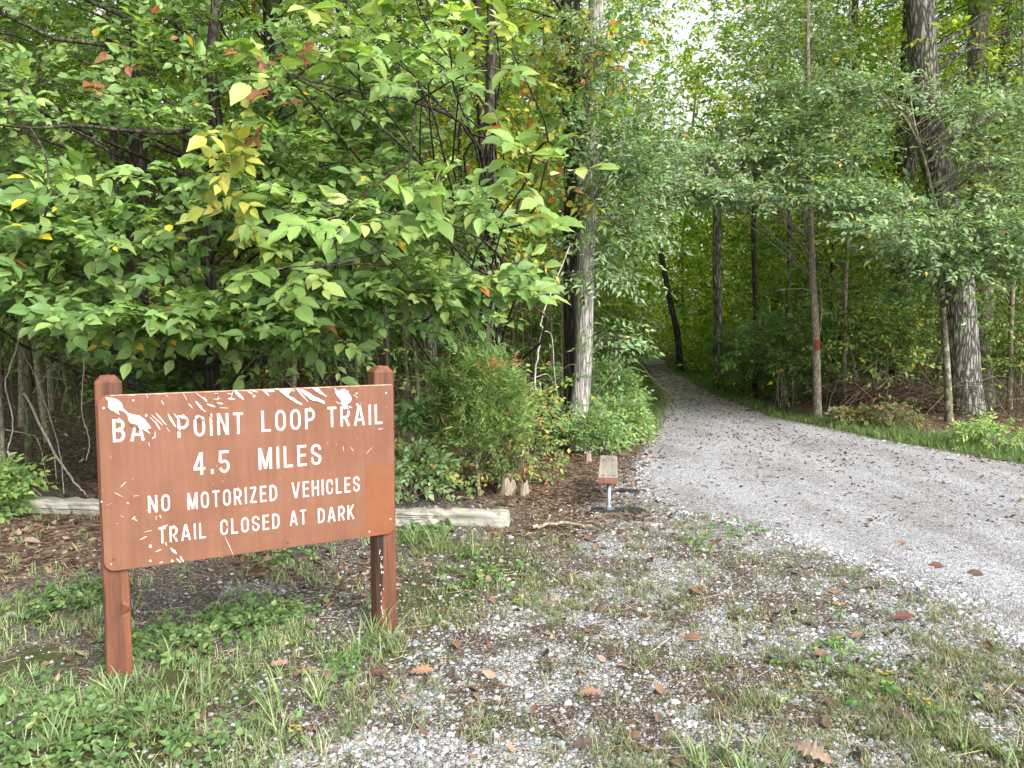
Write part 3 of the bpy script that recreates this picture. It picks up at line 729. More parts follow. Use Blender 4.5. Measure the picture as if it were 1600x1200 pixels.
# ------------------------------------------------------------------ bench, edging timbers, stump, sticks
def box(geo, c, s, rz=0., col=(1, 1, 1), bev=.006, mat=0, wob=0., rng=None, seg=1, axis=0):
    """A box with chamfered edges, optionally wavy along its length."""
    hx, hy, hz = [q / 2 for q in s]; b = bev
    V = []
    xs = np.linspace(-hx, hx, seg + 1)
    prof = [(-hy + b, -hz), (hy - b, -hz), (hy, -hz + b), (hy, hz - b), (hy - b, hz), (-hy + b, hz), (-hy, hz - b), (-hy, -hz + b)]
    for i, x in enumerate(xs):
        for y, z in prof:
            V.append((x, y + (rng.normal(0, wob) if wob else 0), z + (rng.normal(0, wob) if wob else 0)))
    k = 8; n = len(xs)
    Q = [(i * k + j, i * k + k + j, i * k + k + (j + 1) % k, i * k + (j + 1) % k) for i in range(n - 1) for j in range(k)]
    e0 = np.mean(V[:8], 0) - (b * .5, 0, 0); e1 = np.mean(V[-8:], 0) + (b * .5, 0, 0)
    T = [(j, (j + 1) % k, len(V)) for j in range(k)] + [((n - 1) * k + (j + 1) % k, (n - 1) * k + j, len(V) + 1) for j in range(k)]
    V = np.array(V + [tuple(e0), tuple(e1)])
    cs, sn = math.cos(rz), math.sin(rz)
    W = np.column_stack([V[:, 0] * cs - V[:, 1] * sn, V[:, 0] * sn + V[:, 1] * cs, V[:, 2]]) + np.array(c)
    geo.add(W, Q, T, col, mat)

def build_bench():
    b0 = G(951, 795); b1 = G(951.5, 766)
    b0[2] = gz(b0[0], b0[1]); b1[2] = gz(b1[0], b1[1])
    d = b1 - b0; d[2] = 0; d = nz(d); ang = math.atan2(d[1], d[0])
    t = thing('low_bench', 'small low plank bench on two metal pipe legs at the edge of the gravel', 'bench', b0, ang)
    near = P(949, 746, b0[1] - .06); far_y = near[1] + 1.12
    zs = near[2]
    print('BENCH', b0, b1, near)
    g = Geo(); L_ = far_y - near[1]
    box(g, (L_ / 2 - .07, 0.01, zs - b0[2] - .025), (L_, .172, .055), bev=.006, seg=8)
    g.obj('seat', wood_mat('bench_grey_plank', (.13, .115, .10), (.33, .30, .265), 0, .85, 30.), t)
    g = Geo(); box(g, (-.0735 , 0.01, zs - b0[2] - .025), (.006, .166, .049), bev=.004)
    g.obj('end_grain', wood_mat('bench_end', (.13, .05, .035), (.24, .11, .075), 2, .85, 60., False), t)
    bm_ = plain_mat('bolt_head', (.12, .09, .07), .6, .6)
    for x in (.0, float(np.linalg.norm((b1 - b0)[:2]))):
        for yy in (-.04, .05):
            g = Geo(); zt = zs - b0[2] + .0028; tube(g, [(x, yy, zt - .004), (x, yy, zt + .004)], .011, 8); g.obj('bolt', bm_, t)
    metal = plain_mat('galvanised', (.3, .33, .36), .38, .75, .12, 40.)
    rub = plain_mat('black_rubber', (.02, .022, .026), .6, 0, .3)
    for x in (0.0, float(np.linalg.norm((b1 - b0)[:2]))):
        g = Geo(); tube(g, [(x, 0, 0.0), (x, 0, (zs - b0[2]) - .052)], .019, 14)
        leg = g.obj('leg', metal, t, smooth=True)
        g = Geo(); tube(g, [(x, 0, .018), (x, 0, .024)], .055, 18); tube(g, [(x, 0, .024), (x, 0, .045)], [.03, .024], 14)
        g.obj('flange', metal, leg, smooth=False)
        g = Geo(); box(g, (x - .01, .03, .006), (.12, .24, .022), .12, bev=.004); box(g, (x + .015, -.19, .006), (.14, .2, .022), -.2, bev=.004)
        g.obj('foot_pad', rub, leg)
build_bench()

def build_timbers():
    rng = np.random.default_rng(5)
    wd = wood_mat('timber_weathered', (.13, .118, .10), (.44, .42, .37), 0, .9, 22.)
    a0 = G(36, 801); a1 = G(390, 812); b0 = G(420, 815); b1 = G(795, 822)
    for (a, b, lab) in ((a0, a1, 'weathered grey edging timber on leaf litter, half hidden behind the trail sign'), (b0, b1, 'pale split edging timber between the trail sign and the bench, grass along its face')):
        c = (a + b) / 2; d = b - a; L_ = np.linalg.norm(d); ang = math.atan2(d[1], d[0])
        t = thing('edging_timber', lab, 'timber', (c[0], c[1] + .08, gz(c[0], c[1])), ang, 'edging timbers')
        g = Geo(); box(g, (0, 0, .04), (L_, .16, .15), bev=.026, seg=30, wob=.007, rng=rng)
        o = g.obj('beam', wd, t)
        g = Geo()
        for i in range(5):
            zz = .015 + .018 * i; x = np.sort(rng.uniform(-L_ / 2 + .02, L_ / 2 - .02, 2)); y = -.089
            xs = np.linspace(x[0], x[1], 14); w = .0025 * np.sin(np.linspace(0, math.pi, 14)) + .0006; zc = zz + rng.normal(0, .002, 14)
            g.add([(p, y, q + e) for p, q, e in zip(xs, zc, w)] + [(p, y, q - e) for p, q, e in zip(xs, zc, w)], [(k, k + 14, k + 15, k + 1) for k in range(13)])
        g.obj('weather_crack', plain_mat('crack_brown', (.06, .05, .04), .95), o)  # thin dark brown slivers along the beam's face
build_timbers()

# ------------------------------------------------------------------ trees
def limbs(geo, rng, tp, cl, r0, mat=0, col=(1, 1, 1), k=5, rise=.3, tip=.004, every=1):
    """Branches from the trunk polyline tp out to each leaf clump."""
    for c in cl[::every]:
        hd = np.hypot(tp[:, 0] - c[0], tp[:, 1] - c[1])
        want = c[2] - rise * hd - .15
        i = int(np.argmin(np.abs(tp[:, 2] - want) + .15 * hd))
        a = tp[i]; v = c - a; ln = np.linalg.norm(v)
        m1 = a + v * .35 + rng.normal(0, .05 * ln, 3) + np.array((0, 0, .10 * ln)); m2_ = a + v * .7 + rng.normal(0, .04 * ln, 3) + np.array((0, 0, .08 * ln))
        p = curve([a, m1, m2_, c], 9)
        rr = np.clip(r0 * ln ** .6, .006, .06)
        tube(geo, p, np.linspace(rr, tip, 9), k, col, mat, cap=False)
def tree(name, label, cat, ctrl, r0, r1, bark, cl=None, crown_fn=None, leafmat=None, group=None, branch=.011, extra=(), sides=12, seed=1, lrise=.3, n=26, flare=.35, every=1):
    rng = np.random.default_rng(seed)
    ctrl = np.array(ctrl, float); base = ctrl[0].copy(); base[2] = gz(base[0], base[1])
    ctrl[0][2] = base[2] - .12
    root = thing(name, label, cat, base, 0, group)
    tp = curve(ctrl, n)
    h = tp[:, 2] - tp[0, 2]
    rad = np.interp(h, [0, h[-1]], [r0, r1]) * (1 + flare * np.exp(-h / (r0 * 1.6)))
    g = Geo(); tube(g, tp, rad, sides, rough=.05, rng=rng)
    if cl is not None and len(cl): limbs(g, rng, tp, cl, branch, rise=lrise, every=every)
    for pts, ra, rb in extra: p = curve(pts, 14); tube(g, p, np.linspace(ra, rb, 14), 6)
    g.obj('trunk', bark, root, smooth=True, origin=base)
    if crown_fn is not None:
        c = Geo(); crown_fn(c, rng); c.obj('crown', leafmat, root, origin=base)
    return root

def px_clumps(rng, n, fx, fy, fd, ok=None):
    """Clump centres given as photo columns, rows and depths."""
    x = rng.uniform(*fx, n); y = rng.uniform(*fy, n); d = rng.uniform(*fd, n)
    if ok is not None:
        s = ok(x, y); x, y, d = x[s], y[s], d[s]
    return P(x, y, d)

# --- the big-leaved tree that hangs over the sign
def left_tree():
    rng = np.random.default_rng(21)
    low = lambda x: np.interp(x, [-400, 0, 60, 100, 200, 300, 420, 520, 600, 680, 760, 830, 860], [440, 430, 435, 455, 485, 490, 490, 500, 440, 420, 440, 455, 400])
    n = 540
    x = rng.uniform(-420, 850, n); y = rng.uniform(-330, 525, n); k = rng.random(n)
    right = np.interp(y, [-300, 0, 100, 220, 380, 500], [630, 630, 655, 695, 745, 765])
    # darker hollows where one sees into the wood
    hol = np.zeros(n)
    for hx, hy, rx, ry in ((350, 385, 75, 45), (640, 470, 70, 45), (120, 130, 60, 50), (720, 250, 50, 60), (60, 430, 40, 30), (250, 250, 50, 35)):
        hol = np.maximum(hol, np.exp(-((x - hx) / rx) ** 2 - ((y - hy) / ry) ** 2))
    s = (y < low(x) - 12 * rng.random(n)) & (x < right) & (rng.random(n) > hol * 1.2)
    front = np.interp(y, [-300, 0, 130, 300, 540], [8.2, 7.4, 6.5, 5.7, 5.6]) - .9 * sstep(420, 620, x) * sstep(200, 60, y)
    d = front + .1 + 1.9 * k ** 1.3
    cl = P(x[s], y[s], d[s])
    hung = P(np.linspace(60, 770, 26) + rng.normal(0, 12, 26), low(np.linspace(70, 840, 26)) + rng.normal(4, 8, 26), rng.uniform(5.6, 6.1, 26))
    cl = np.concatenate([cl, hung])
    tx = rng.uniform(20, 780, 26); trail = P(tx, low(tx) + rng.uniform(18, 75, 26), rng.uniform(5.7, 7.2, 26))
    base = P(332, 660, 8.0)
    ctrl = [base, P(330, 520, 8.0), P(326, 380, 7.9), P(345, 250, 7.7), P(330, 100, 7.5), P(345, -80, 7.3), P(340, -300, 7.2)]
    def cf(c, r):
        lo_ = cl[:, 2] < 2.9
        for sel, sz_, pr_ in ((lo_, .110, 14), (~lo_, .095, 14)): crown(c, r, cl[sel], .44, pr_, sz_, k=6, asp=1.08, tmpl=LEAF_OVATE, pal=PAL_BROAD, axis=base + (0, 0, 2.6), flat=.38, L=.24, open_=(.15, -.65, 0), twig=(1, .0022, TW_BROWN), odd=(.012, ODD_YEL), out=.9, jit=.28, droop=.04)
        crown(c, r, trail, .2, 3, .10, k=5, tmpl=LEAF_OVATE, pal=PAL_BROAD, axis=base + (0, 0, 2.6), flat=.5, L=.24, open_=(.15, -.7, 0), twig=(1, .002, TW_GREY), droop=.15)
        # a yellowing branchlet and a browned one
        yl = P(np.array([335, 365, 350, 372, 360]), np.array([250, 215, 300, 340, 260]), np.array([5.3, 5.35, 5.3, 5.3, 5.35]))
        crown(c, r, yl, .2, 5, .12, k=6, tmpl=LEAF_OVATE, pal=[(.22, .24, .045, 2), (.3, .29, .06, 1), (.14, .22, .05, 1)], flat=.5, L=.22, open_=(0, -.9, 0), twig=(1, .002, TW_BROWN))
        br = P(np.array([415, 418, 460, 390, 176, 170]), np.array([150, 170, 105, 92, 110, 140]), np.array([5.1, 5.12, 5.1, 5.1, 6.2, 6.2]))
        crown(c, r, br, .1, 2, .095, k=4, tmpl=LEAF_OVATE, pal=[(.17, .065, .033, 2), (.12, .05, .026, 1), (.22, .11, .055, 1)], flat=1.4, L=.12, open_=(0, -.9, 0), twig=(1, .002, TW_BROWN))
    bough = [P(330, 190, 7.7), P(280, 206, 6.8), P(200, 204, 6.3), P(120, 196, 6.1), P(50, 200, 6.0), P(-40, 190, 6.)]
    side = [P(-40, 440, 6.0), P(40, 380, 5.8), P(68, 345, 5.7), P(76, 290, 5.7), P(70, 240, 5.7), P(48, 200, 5.9)]
    rt = [P(330, 330, 7.8), P(372, 270, 6.6), P(430, 290, 6.0), P(490, 315, 5.8), P(560, 330, 5.6)]
    tw1 = [P(300, 520, 6.4), P(322, 540, 5.9), P(345, 558, 5.7), P(370, 569, 5.65)]
    tw2 = [P(330, 520, 6.4), P(350, 537, 6.), P(380, 549, 5.8), P(413, 548, 5.75)]
    tree('broadleaf_tree', 'large broadleaf tree whose leafy boughs hang low over the trail sign', 'tree', ctrl, .085, .03, BARK_DARK, cl, cf, [M_LEAF, M_TWIG], branch=.009, seed=22,
         extra=[(bough, .022, .008), (side, .011, .007), (rt, .016, .006), (tw1, .008, .003), (tw2, .006, .002)], flare=.2, every=5)
left_tree()

def pale_tree():
    rng = np.random.default_rng(31)
    tips = [(560, 60, 4.3), (545, 110, 4.35), (600, 90, 4.4), (420, 100, 4.4), (450, 120, 4.5), (690, 110, 4.5), (750, 95, 4.4), (800, 80, 4.4), (660, 140, 4.6), (855, 252, 4.2), (830, 275, 4.4), (790, 215, 4.9),
            (640, 300, 4.35), (690, 270, 4.4), (690, 315, 4.35), (730, 320, 4.4), (620, 330, 4.5), (540, 345, 4.3), (520, 320, 4.5), (440, 418, 4.6), (470, 425, 4.7), (790, 340, 4.5), (600, 40, 4.8), (700, 40, 4.9), (770, 20, 5.0), (640, -40, 5.0), (520, -20, 4.7)]
    cl = P(*np.array(tips, float).T)
    base = P(762, 690, 8.6)
    ctrl = [base, P(761, 560, 8.6), P(763, 470, 8.6), P(770, 380, 8.55), P(766, 200, 8.4), P(770, 0, 8.2), P(775, -260, 8.1)]
    def cf(c, r):
        crown(c, r, cl, .18, 3, .112, k=6, asp=1.0, tmpl=LEAF_ELM, pal=PAL_PALE, axis=base + (0, 0, 2.3), flat=.5, L=.3, open_=(0, -.7, 0), twig=(1, .0024, TW_GREY), odd=(.015, ODD_YEL), out=1.1, jit=.32, droop=.12)
        hi = px_clumps(r, 50, (500, 770), (-420, 160), (6.8, 9.8))
        crown(c, r, hi, .5, 7, .13, k=7, tmpl=LEAF_MID, pal=PAL_MIX, axis=base + (0, 0, 4), twig=(1, .0025, TW_BROWN), odd=(.02, ODD_YEL), L=.45)
    hub = P(650, 160, 6.2)
    ex = [([P(770, 330, 8.5), P(740, 210, 7.4), hub, P(600, 150, 5.2), P(565, 150, 4.6), P(560, 60, 4.3)], .02, .003), ([hub, P(640, 250, 5.2), P(640, 300, 4.4)], .012, .003), ([P(740, 210, 7.4), P(800, 230, 5.6), P(850, 255, 4.25)], .012, .003), ([P(600, 150, 5.2), P(500, 130, 4.7), P(425, 105, 4.4)], .01, .003),
          ([P(640, 250, 5.2), P(560, 310, 4.7), P(527, 350, 4.4), P(528, 430, 4.5)], .008, .003), ([hub, P(700, 130, 5.2), P(770, 95, 4.5)], .01, .003)]
    tree('pale_leaved_tree', 'grey trunked tree behind the cedar bush, with big pale yellow-green leaves on its outer twigs', 'tree', ctrl, .085, .045, BARK_DARK, cl, cf, [M_LEAF, M_TWIG], branch=.006, seed=32, extra=ex, flare=.2)
pale_tree()

# --- the two trunks beside the path
def twin_trees():
    rng = np.random.default_rng(41)
    ctrl = [P(897, 700, 10.2), P(897, 560, 10.2), P(896, 400, 10.2), P(896, 250, 10.2), P(892, 100, 10.2), P(891, 0, 10.2), P(893, -300, 10.2), P(895, -700, 10.5)]
    hi = np.concatenate([px_clumps(rng, 60, (700, 1060), (-700, -60), (8.8, 12)), px_clumps(rng, 14, (780, 880), (20, 420), (10.6, 12))])
    def cf(c, r): crown(c, r, hi, .6, 7, .1, k=8, tmpl=LEAF_MID, pal=PAL_YEL, axis=P(890, -200, 10.4), twig=(1, .003, TW_BROWN), odd=(.03, ODD_YEL))
    tree('dark_barked_tree', 'tall dark brown trunk hung with yellowing vine, close behind the pale grey trunk', 'tree', ctrl, .14, .105, BARK_DARK, hi, cf, [M_THIN, M_TWIG], seed=42, flare=.25)
    ctrl = [P(902, 706, 9.8), P(903, 660, 9.8), P(912, 560, 9.8), P(914, 450, 9.8), P(920, 300, 9.8), P(927, 150, 9.8), P(932, 0, 9.8), P(940, -250, 9.8), P(946, -650, 9.9)]
    rt = np.concatenate([px_clumps(rng, 60, (935, 1025), (150, 430), (9.0, 11.0), lambda x, y: x < 1065 - .2 * y), px_clumps(rng, 14, (905, 975), (200, 430), (9.0, 9.5)), px_clumps(rng, 16, (900, 955), (0, 230), (9.0, 9.6)), px_clumps(rng, 60, (800, 1180), (-750, -20), (8.6, 12)), px_clumps(rng, 4, (930, 955), (500, 560), (9.4, 9.8))])
    def cf(c, r): crown(c, r, rt, .42, 9, .085, k=9, tmpl=LEAF_NARROW, pal=PAL_DARK + PAL_BLUE[:2], axis=P(915, 300, 9.8), twig=(1, .0025, TW_BROWN), odd=(.008, ODD_YEL), flat=.35)
    tree('pale_barked_tree', 'tall slightly crooked trunk with pale grey furrowed bark beside the path bend', 'tree', ctrl, .12, .075, BARK_LIGHT, rt, cf, [M_LEAF, M_TWIG], seed=43, flare=.12, branch=.008)
    # climbing vine
    c = Geo(); r = np.random.default_rng(44); root = thing('climbing_vine', 'climbing vine with yellow and orange heart-shaped leaves on the dark trunk', 'vine', P(868, 700, 10.1))
    stems = [[P(872, 700, 10.2), P(882, 560, 10.2), P(872, 400, 10.1), P(884, 250, 10.1), P(870, 100, 10.1), P(878, -60, 10.2)], [P(895, 690, 10.2), P(899, 420, 10.15), P(886, 300, 10.15), P(905, 150, 10.1), P(930, 60, 9.65)],
             [P(870, 230, 10.1), P(845, 250, 9.9), P(838, 320, 9.8), P(842, 370, 9.8)], [P(870, 130, 10.1), P(840, 120, 9.8), P(826, 180, 9.7)], [P(920, 130, 9.6), P(960, 110, 9.6), P(985, 150, 9.6)]]
    g = Geo()
    for s in stems: tube(g, curve(s, 24), .009, 5)
    b = np.array(P(868, 700, 10.1)); g.obj('stem', BARK_SLIM, root, smooth=True, origin=b)
    n = 420
    x = np.concatenate([r.normal(842, 24, 170), r.normal(908, 30, 150), r.uniform(930, 1000, 40), r.normal(845, 14, 60)]); y = np.concatenate([r.uniform(60, 345, 170), r.uniform(10, 190, 150), r.uniform(40, 160, 40), r.uniform(220, 350, 60)])
    O = P(x, y, r.uniform(9.45, 10.3, n))
    D = r.normal(0, .5, (n, 3)) + (0, -.2, -.7); N = r.normal(0, .3, (n, 3)) + (0, -1, .35)
    sprays(c, r, O, D, N, .12, 2, .088, 1., LEAF_ROUND, [(.42, .33, .06, 3), (.36, .36, .08, 3), (.2, .26, .06, 3), (.42, .17, .06, 1.5), (.1, .17, .05, 4)], twig=(1, .0025, TW_BROWN), jit=.4)
    c.obj('leaves', [M_THIN, M_TWIG], root, origin=b)
twin_trees()

# --- slim tree with the red blaze, and its layered crown over the path
def blaze_tree():
    rng = np.random.default_rng(51)
    ctrl = [P(1278, 650, 13.4), P(1276, 560, 13.4), P(1274, 500, 13.4), P(1270, 440, 13.4), P(1266, 330, 13.4), P(1263, 200, 13.4), P(1262, 60, 13.4), P(1262, -200, 13.4)]
    low = lambda x: np.interp(x, [1030, 1080, 1180, 1260, 1340, 1360], [300, 335, 330, 310, 330, 260])
    cl = np.concatenate([px_clumps(rng, 60, (1040, 1350), (288, 312), (11.6, 14.2)), px_clumps(rng, 38, (1090, 1345), (240, 256), (11.8, 14.4)), px_clumps(rng, 26, (1170, 1340), (196, 210), (12.2, 14.4)), px_clumps(rng, 14, (1190, 1310), (140, 160), (12.6, 14.2)), px_clumps(rng, 14, (1180, 1300), (20, 110), (12.8, 14.2)),
                         px_clumps(rng, 12, (1235, 1292), (110, 300), (12.2, 12.9)), px_clumps(rng, 40, (1080, 1450), (-500, -40), (11, 15.5)), px_clumps(rng, 14, (1020, 1120), (225, 300), (11.4, 12.6))])
    def cf(c, r): crown(c, r, cl, .46, 11, .098, k=9, tmpl=LEAF_NARROW, asp=1.15, pal=PAL_BLUE, axis=ctrl[4], twig=(1, .0025, TW_BROWN), odd=(.01, ODD_YEL), flat=.15, L=.5, open_=(0, -.5, 0), out=.8, droop=.07)
    ex = [([P(1271, 455, 13.4), P(1250, 451, 13.1), P(1215, 453, 12.9)], .012, .004), ([P(1271, 455, 13.4), P(1300, 450, 13.2), P(1330, 458, 13.1)], .01, .004), ([P(1281, 520, 13.4), P(1284, 480, 13.3), P(1281, 440, 13.25)], .012, .006)]
    root = tree('slim_tree', 'slim straight tree with a red paint blaze on its trunk beside the path', 'tree', ctrl, .07, .022, BARK_SLIM, cl, cf, [M_LEAF, M_TWIG], seed=52, flare=.3, branch=.005, extra=ex, every=3)
    trunk = [o for o in root.children if o.name.startswith('trunk')][0]
    b = P(1277.5, 539, 13.4) - np.array(root.location); g = Geo(); r_ = .0668; n = 9
    cen = P(1275.3, 539, 13.4) - np.array(root.location)
    a = np.linspace(-1.0, .75, n) - math.pi / 2 + .2; rr = np.random.default_rng(2)
    V = []
    for z in np.linspace(-.095, .095, 8): V += [(cen[0] + r_ * math.cos(q), cen[1] + r_ * math.sin(q), cen[2] + z + (rr.normal(0, .008) if abs(z) > .09 else 0)) for q in a]
    g.add(V, [(i * n + j, i * n + j + 1, i * n + n + j + 1, i * n + n + j) for i in range(7) for j in range(n - 1)])
    o = g.obj('blaze', wood_mat('blaze_red', (.10, .03, .02), (.34, .03, .022), 2, .7, 70.), trunk); o['label'] = 'red painted blaze mark'
blaze_tree()

def right_trees():
    rng = np.random.default_rng(61)
    ctrl = [P(1509, 648, 14.), P(1506, 600, 14.), P(1500, 500, 14.), P(1494, 420, 14.), P(1470, 290, 14.), P(1448, 180, 14.), P(1440, 60, 14.), P(1436, -80, 14.), P(1434, -420, 14.)]
    hi = np.concatenate([px_clumps(rng, 50, (1320, 1700), (-420, 60), (12, 17)), px_clumps(rng, 20, (1560, 1720), (60, 240), (13, 16))])
    def cf(c, r): crown(c, r, hi, .65, 7, .115, k=8, tmpl=LEAF_MID, pal=PAL_YEL, axis=ctrl[6], twig=(1, .003, TW_BROWN), odd=(.02, ODD_YEL))
    root = tree('oak_tree', 'thick grey furrowed oak trunk leaning across the right hand wood edge', 'tree', ctrl, .285, .185, BARK_OAK, hi, cf, [M_THIN, M_TWIG], seed=62, flare=.2, sides=18)
    root['label'] = 'thickest trunk in view, grey furrowed oak with a scrap of white on its bark'
    trunk = [o for o in root.children if o.name.startswith('trunk')][0]
    c = P(1506, 505, 13.71) - np.array(root.location); g = Geo()
    pts = [(-.055, -.03), (-.03, -.012), (.0, .0), (.03, .022), (.055, .045), (.05, .015), (.03, -.005), (.02, -.03), (-.01, -.02), (-.04, -.045)]
    g.add([(c[0] + x, c[1] - .004 * (i % 2), c[2] + z) for i, (x, z) in enumerate(pts)] + [(c[0] + .005, c[1], c[2])], None, [(i, (i + 1) % 10, 10) for i in range(10)])
    o = g.obj('paper_scrap', plain_mat('scrap_white', (.75, .75, .74), .7, 0, .05), trunk)
    ctrl = [P(1534, 640, 15.2), P(1533, 560, 15.2), P(1535, 440, 15.2), P(1530, 300, 15.2), P(1528, 180, 15.2), P(1528, 80, 15.2), P(1530, -100, 15.2), P(1530, -420, 15.2)]
    hi2 = np.concatenate([px_clumps(rng, 40, (1440, 1760), (-420, 90), (13.6, 18))])
    def cf(c, r): crown(c, r, hi2, .7, 7, .12, k=8, tmpl=LEAF_MID, pal=PAL_YEL, axis=ctrl[6], twig=(1, .003, TW_BROWN), odd=(.02, ODD_YEL))
    tree('forest_tree', 'straight mottled trunk standing close behind the thick oak', 'tree', ctrl, .2, .15, BARK_LICHEN, hi2, cf, [M_THIN, M_TWIG], seed=63)
    # crooked small tree with low flat sprays
    ctrl = [P(1484, 662, 12.7), P(1480, 580, 12.7), P(1473, 480, 12.7), P(1466, 380, 12.7), P(1458, 310, 12.7), P(1442, 240, 12.7), P(1428, 190, 12.7), P(1418, 120, 12.7)]
    low = np.concatenate([px_clumps(rng, 36, (1350, 1650), (342, 362), (10.8, 13.0)), px_clumps(rng, 26, (1395, 1610), (376, 394), (10.8, 12.6)), px_clumps(rng, 18, (1440, 1560), (408, 426), (10.8, 12.2)), px_clumps(rng, 20, (1480, 1670), (164, 184), (11.5, 13.5)), px_clumps(rng, 16, (1500, 1650), (245, 262), (11.6, 13.6)), px_clumps(rng, 12, (1330, 1450), (130, 160), (12, 13.5)),
                          px_clumps(rng, 16, (1310, 1440), (304, 322), (11.5, 13.5)), px_clumps(rng, 7, (1420, 1590), (296, 316), (11, 12.4)), px_clumps(rng, 5, (1480, 1560), (205, 225), (12, 13.4))])
    def cf(c, r): crown(c, r, low, .46, 11, .098, k=9, tmpl=LEAF_NARROW, asp=1.2, pal=PAL_BLUE, axis=ctrl[3], twig=(1, .0025, TW_BROWN), odd=(.006, ODD_YEL), flat=.14, L=.5, open_=(0, -.5, 0), out=.9, droop=.07)
    ex = [([P(1440, 235, 12.7), P(1410, 180, 12.5), P(1370, 150, 12.4), P(1320, 110, 12.3)], .028, .006), ([P(1445, 250, 12.7), P(1400, 150, 12.9), P(1395, 60, 12.9)], .02, .006), ([P(1460, 320, 12.7), P(1500, 265, 12.4), P(1560, 235, 12.2), P(1620, 180, 12.)], .028, .008), ([P(1380, 155, 12.4), P(1350, 120, 12.2), P(1330, 70, 12.1)], .012, .004),
          ([P(1469, 400, 12.7), P(1510, 360, 12.3), P(1590, 350, 11.8)], .022, .006), ([P(1470, 440, 12.7), P(1462, 465, 12.4), P(1452, 455, 12.2)], .016, .008)]
    tree('crooked_tree', 'thin crooked lichen-spotted tree with flat blue-green sprays, leaning before the oak', 'tree', ctrl, .062, .014, BARK_LICHEN, low, cf, [M_LEAF, M_TWIG], seed=64, extra=ex, branch=.006, flare=.3)
right_trees()

# --- forest trees: three small and three tall kinds, copied
def variant(seed, h, z0, rad, ncl, per, leaf, pal, bark, r0, odd, lmat, csize=.55, tmpl=LEAF_MID):
    rng = np.random.default_rng(seed)
    ctrl = [(0, 0, -.15), (rng.normal(0, .08), rng.normal(0, .08), h * .25), (rng.normal(0, .15), rng.normal(0, .15), h * .6), (rng.normal(0, .25), rng.normal(0, .25), h)]
    tp = curve(ctrl, 22); z = z0 + (h - z0) * rng.random(ncl); a = rng.uniform(0, 6.283, ncl)
    f = np.sin(np.clip((z - z0) / (h - z0), 0, 1) * 2.4 + .5); r = rad * f * rng.random(ncl) ** .6
    cl = np.stack([r * np.cos(a), r * np.sin(a), z], 1)
    g = Geo(); hh = tp[:, 2] - tp[0, 2]
    tube(g, tp, np.interp(hh, [0, hh[-1]], [r0, r0 * .35]) * (1 + .3 * np.exp(-hh / .25)), 9, rough=.06, rng=rng); limbs(g, rng, tp, cl[::2], .009)
    tm = g.mesh('trunk', bark, True)
    c = Geo(); crown(c, rng, cl, csize, per, leaf, k=8, tmpl=tmpl, pal=pal, axis=np.array((0, 0, h * .5)), odd=odd, flat=.35, L=csize * .9, open_=(0, -.45, 0), twig=(1, .003, TW_BROWN))
    cm = c.mesh('crown', [lmat, M_TWIG])
    return tm, cm
SMALL = [variant(101, 7.5, 1.5, 1.7, 46, 8, .092, PAL_MIX, BARK_MOSS, .05, (.02, ODD_YEL), M_THIN), variant(102, 8.5, 2.0, 1.9, 50, 8, .1, PAL_YEL, BARK_DARK, .06, (.04, ODD_YEL), M_THIN), variant(103, 6.5, 1.2, 1.6, 44, 8, .085, PAL_DARK + PAL_MIX[:1], BARK_SLIM, .045, (.015, ODD_RED), M_THIN)]
TALL = [variant(111, 15, 2.6, 2.7, 120, 8, .12, PAL_YEL, BARK_OAK, .15, (.03, ODD_YEL), M_THIN, .75), variant(112, 17, 3.0, 3.0, 130, 8, .125, PAL_MIX, BARK_DARK, .17, (.02, ODD_YEL), M_THIN, .8), variant(113, 13.5, 2.2, 2.4, 110, 8, .115, PAL_YEL[:3] + PAL_MIX[2:3], BARK_LICHEN, .13, (.05, ODD_YEL), M_THIN, .75)]
def plant_variant(var, name, label, x, y, rz, sc, flip, group):
    r = thing(name, label, 'tree', (x, y, gz(x, y)), rz, group)
    r.scale = (sc * (-1 if flip else 1), sc, sc)
    for me, nm in zip(var, ('trunk', 'crown')):
        o = bpy.data.objects.new(nm, me); C.objects.link(o); o.parent = r
    return r
def scatter_pts(rng, x0, x1, y0, y1, rmin, tries, ok):
    pts = []
    for _ in range(tries):
        q = np.array((rng.uniform(x0, x1), rng.uniform(y0, y1)))
        if not ok(*q): continue
        if all((q[0] - p[0]) ** 2 + (q[1] - p[1]) ** 2 > rmin * rmin for p in pts): pts.append(q)
    return pts
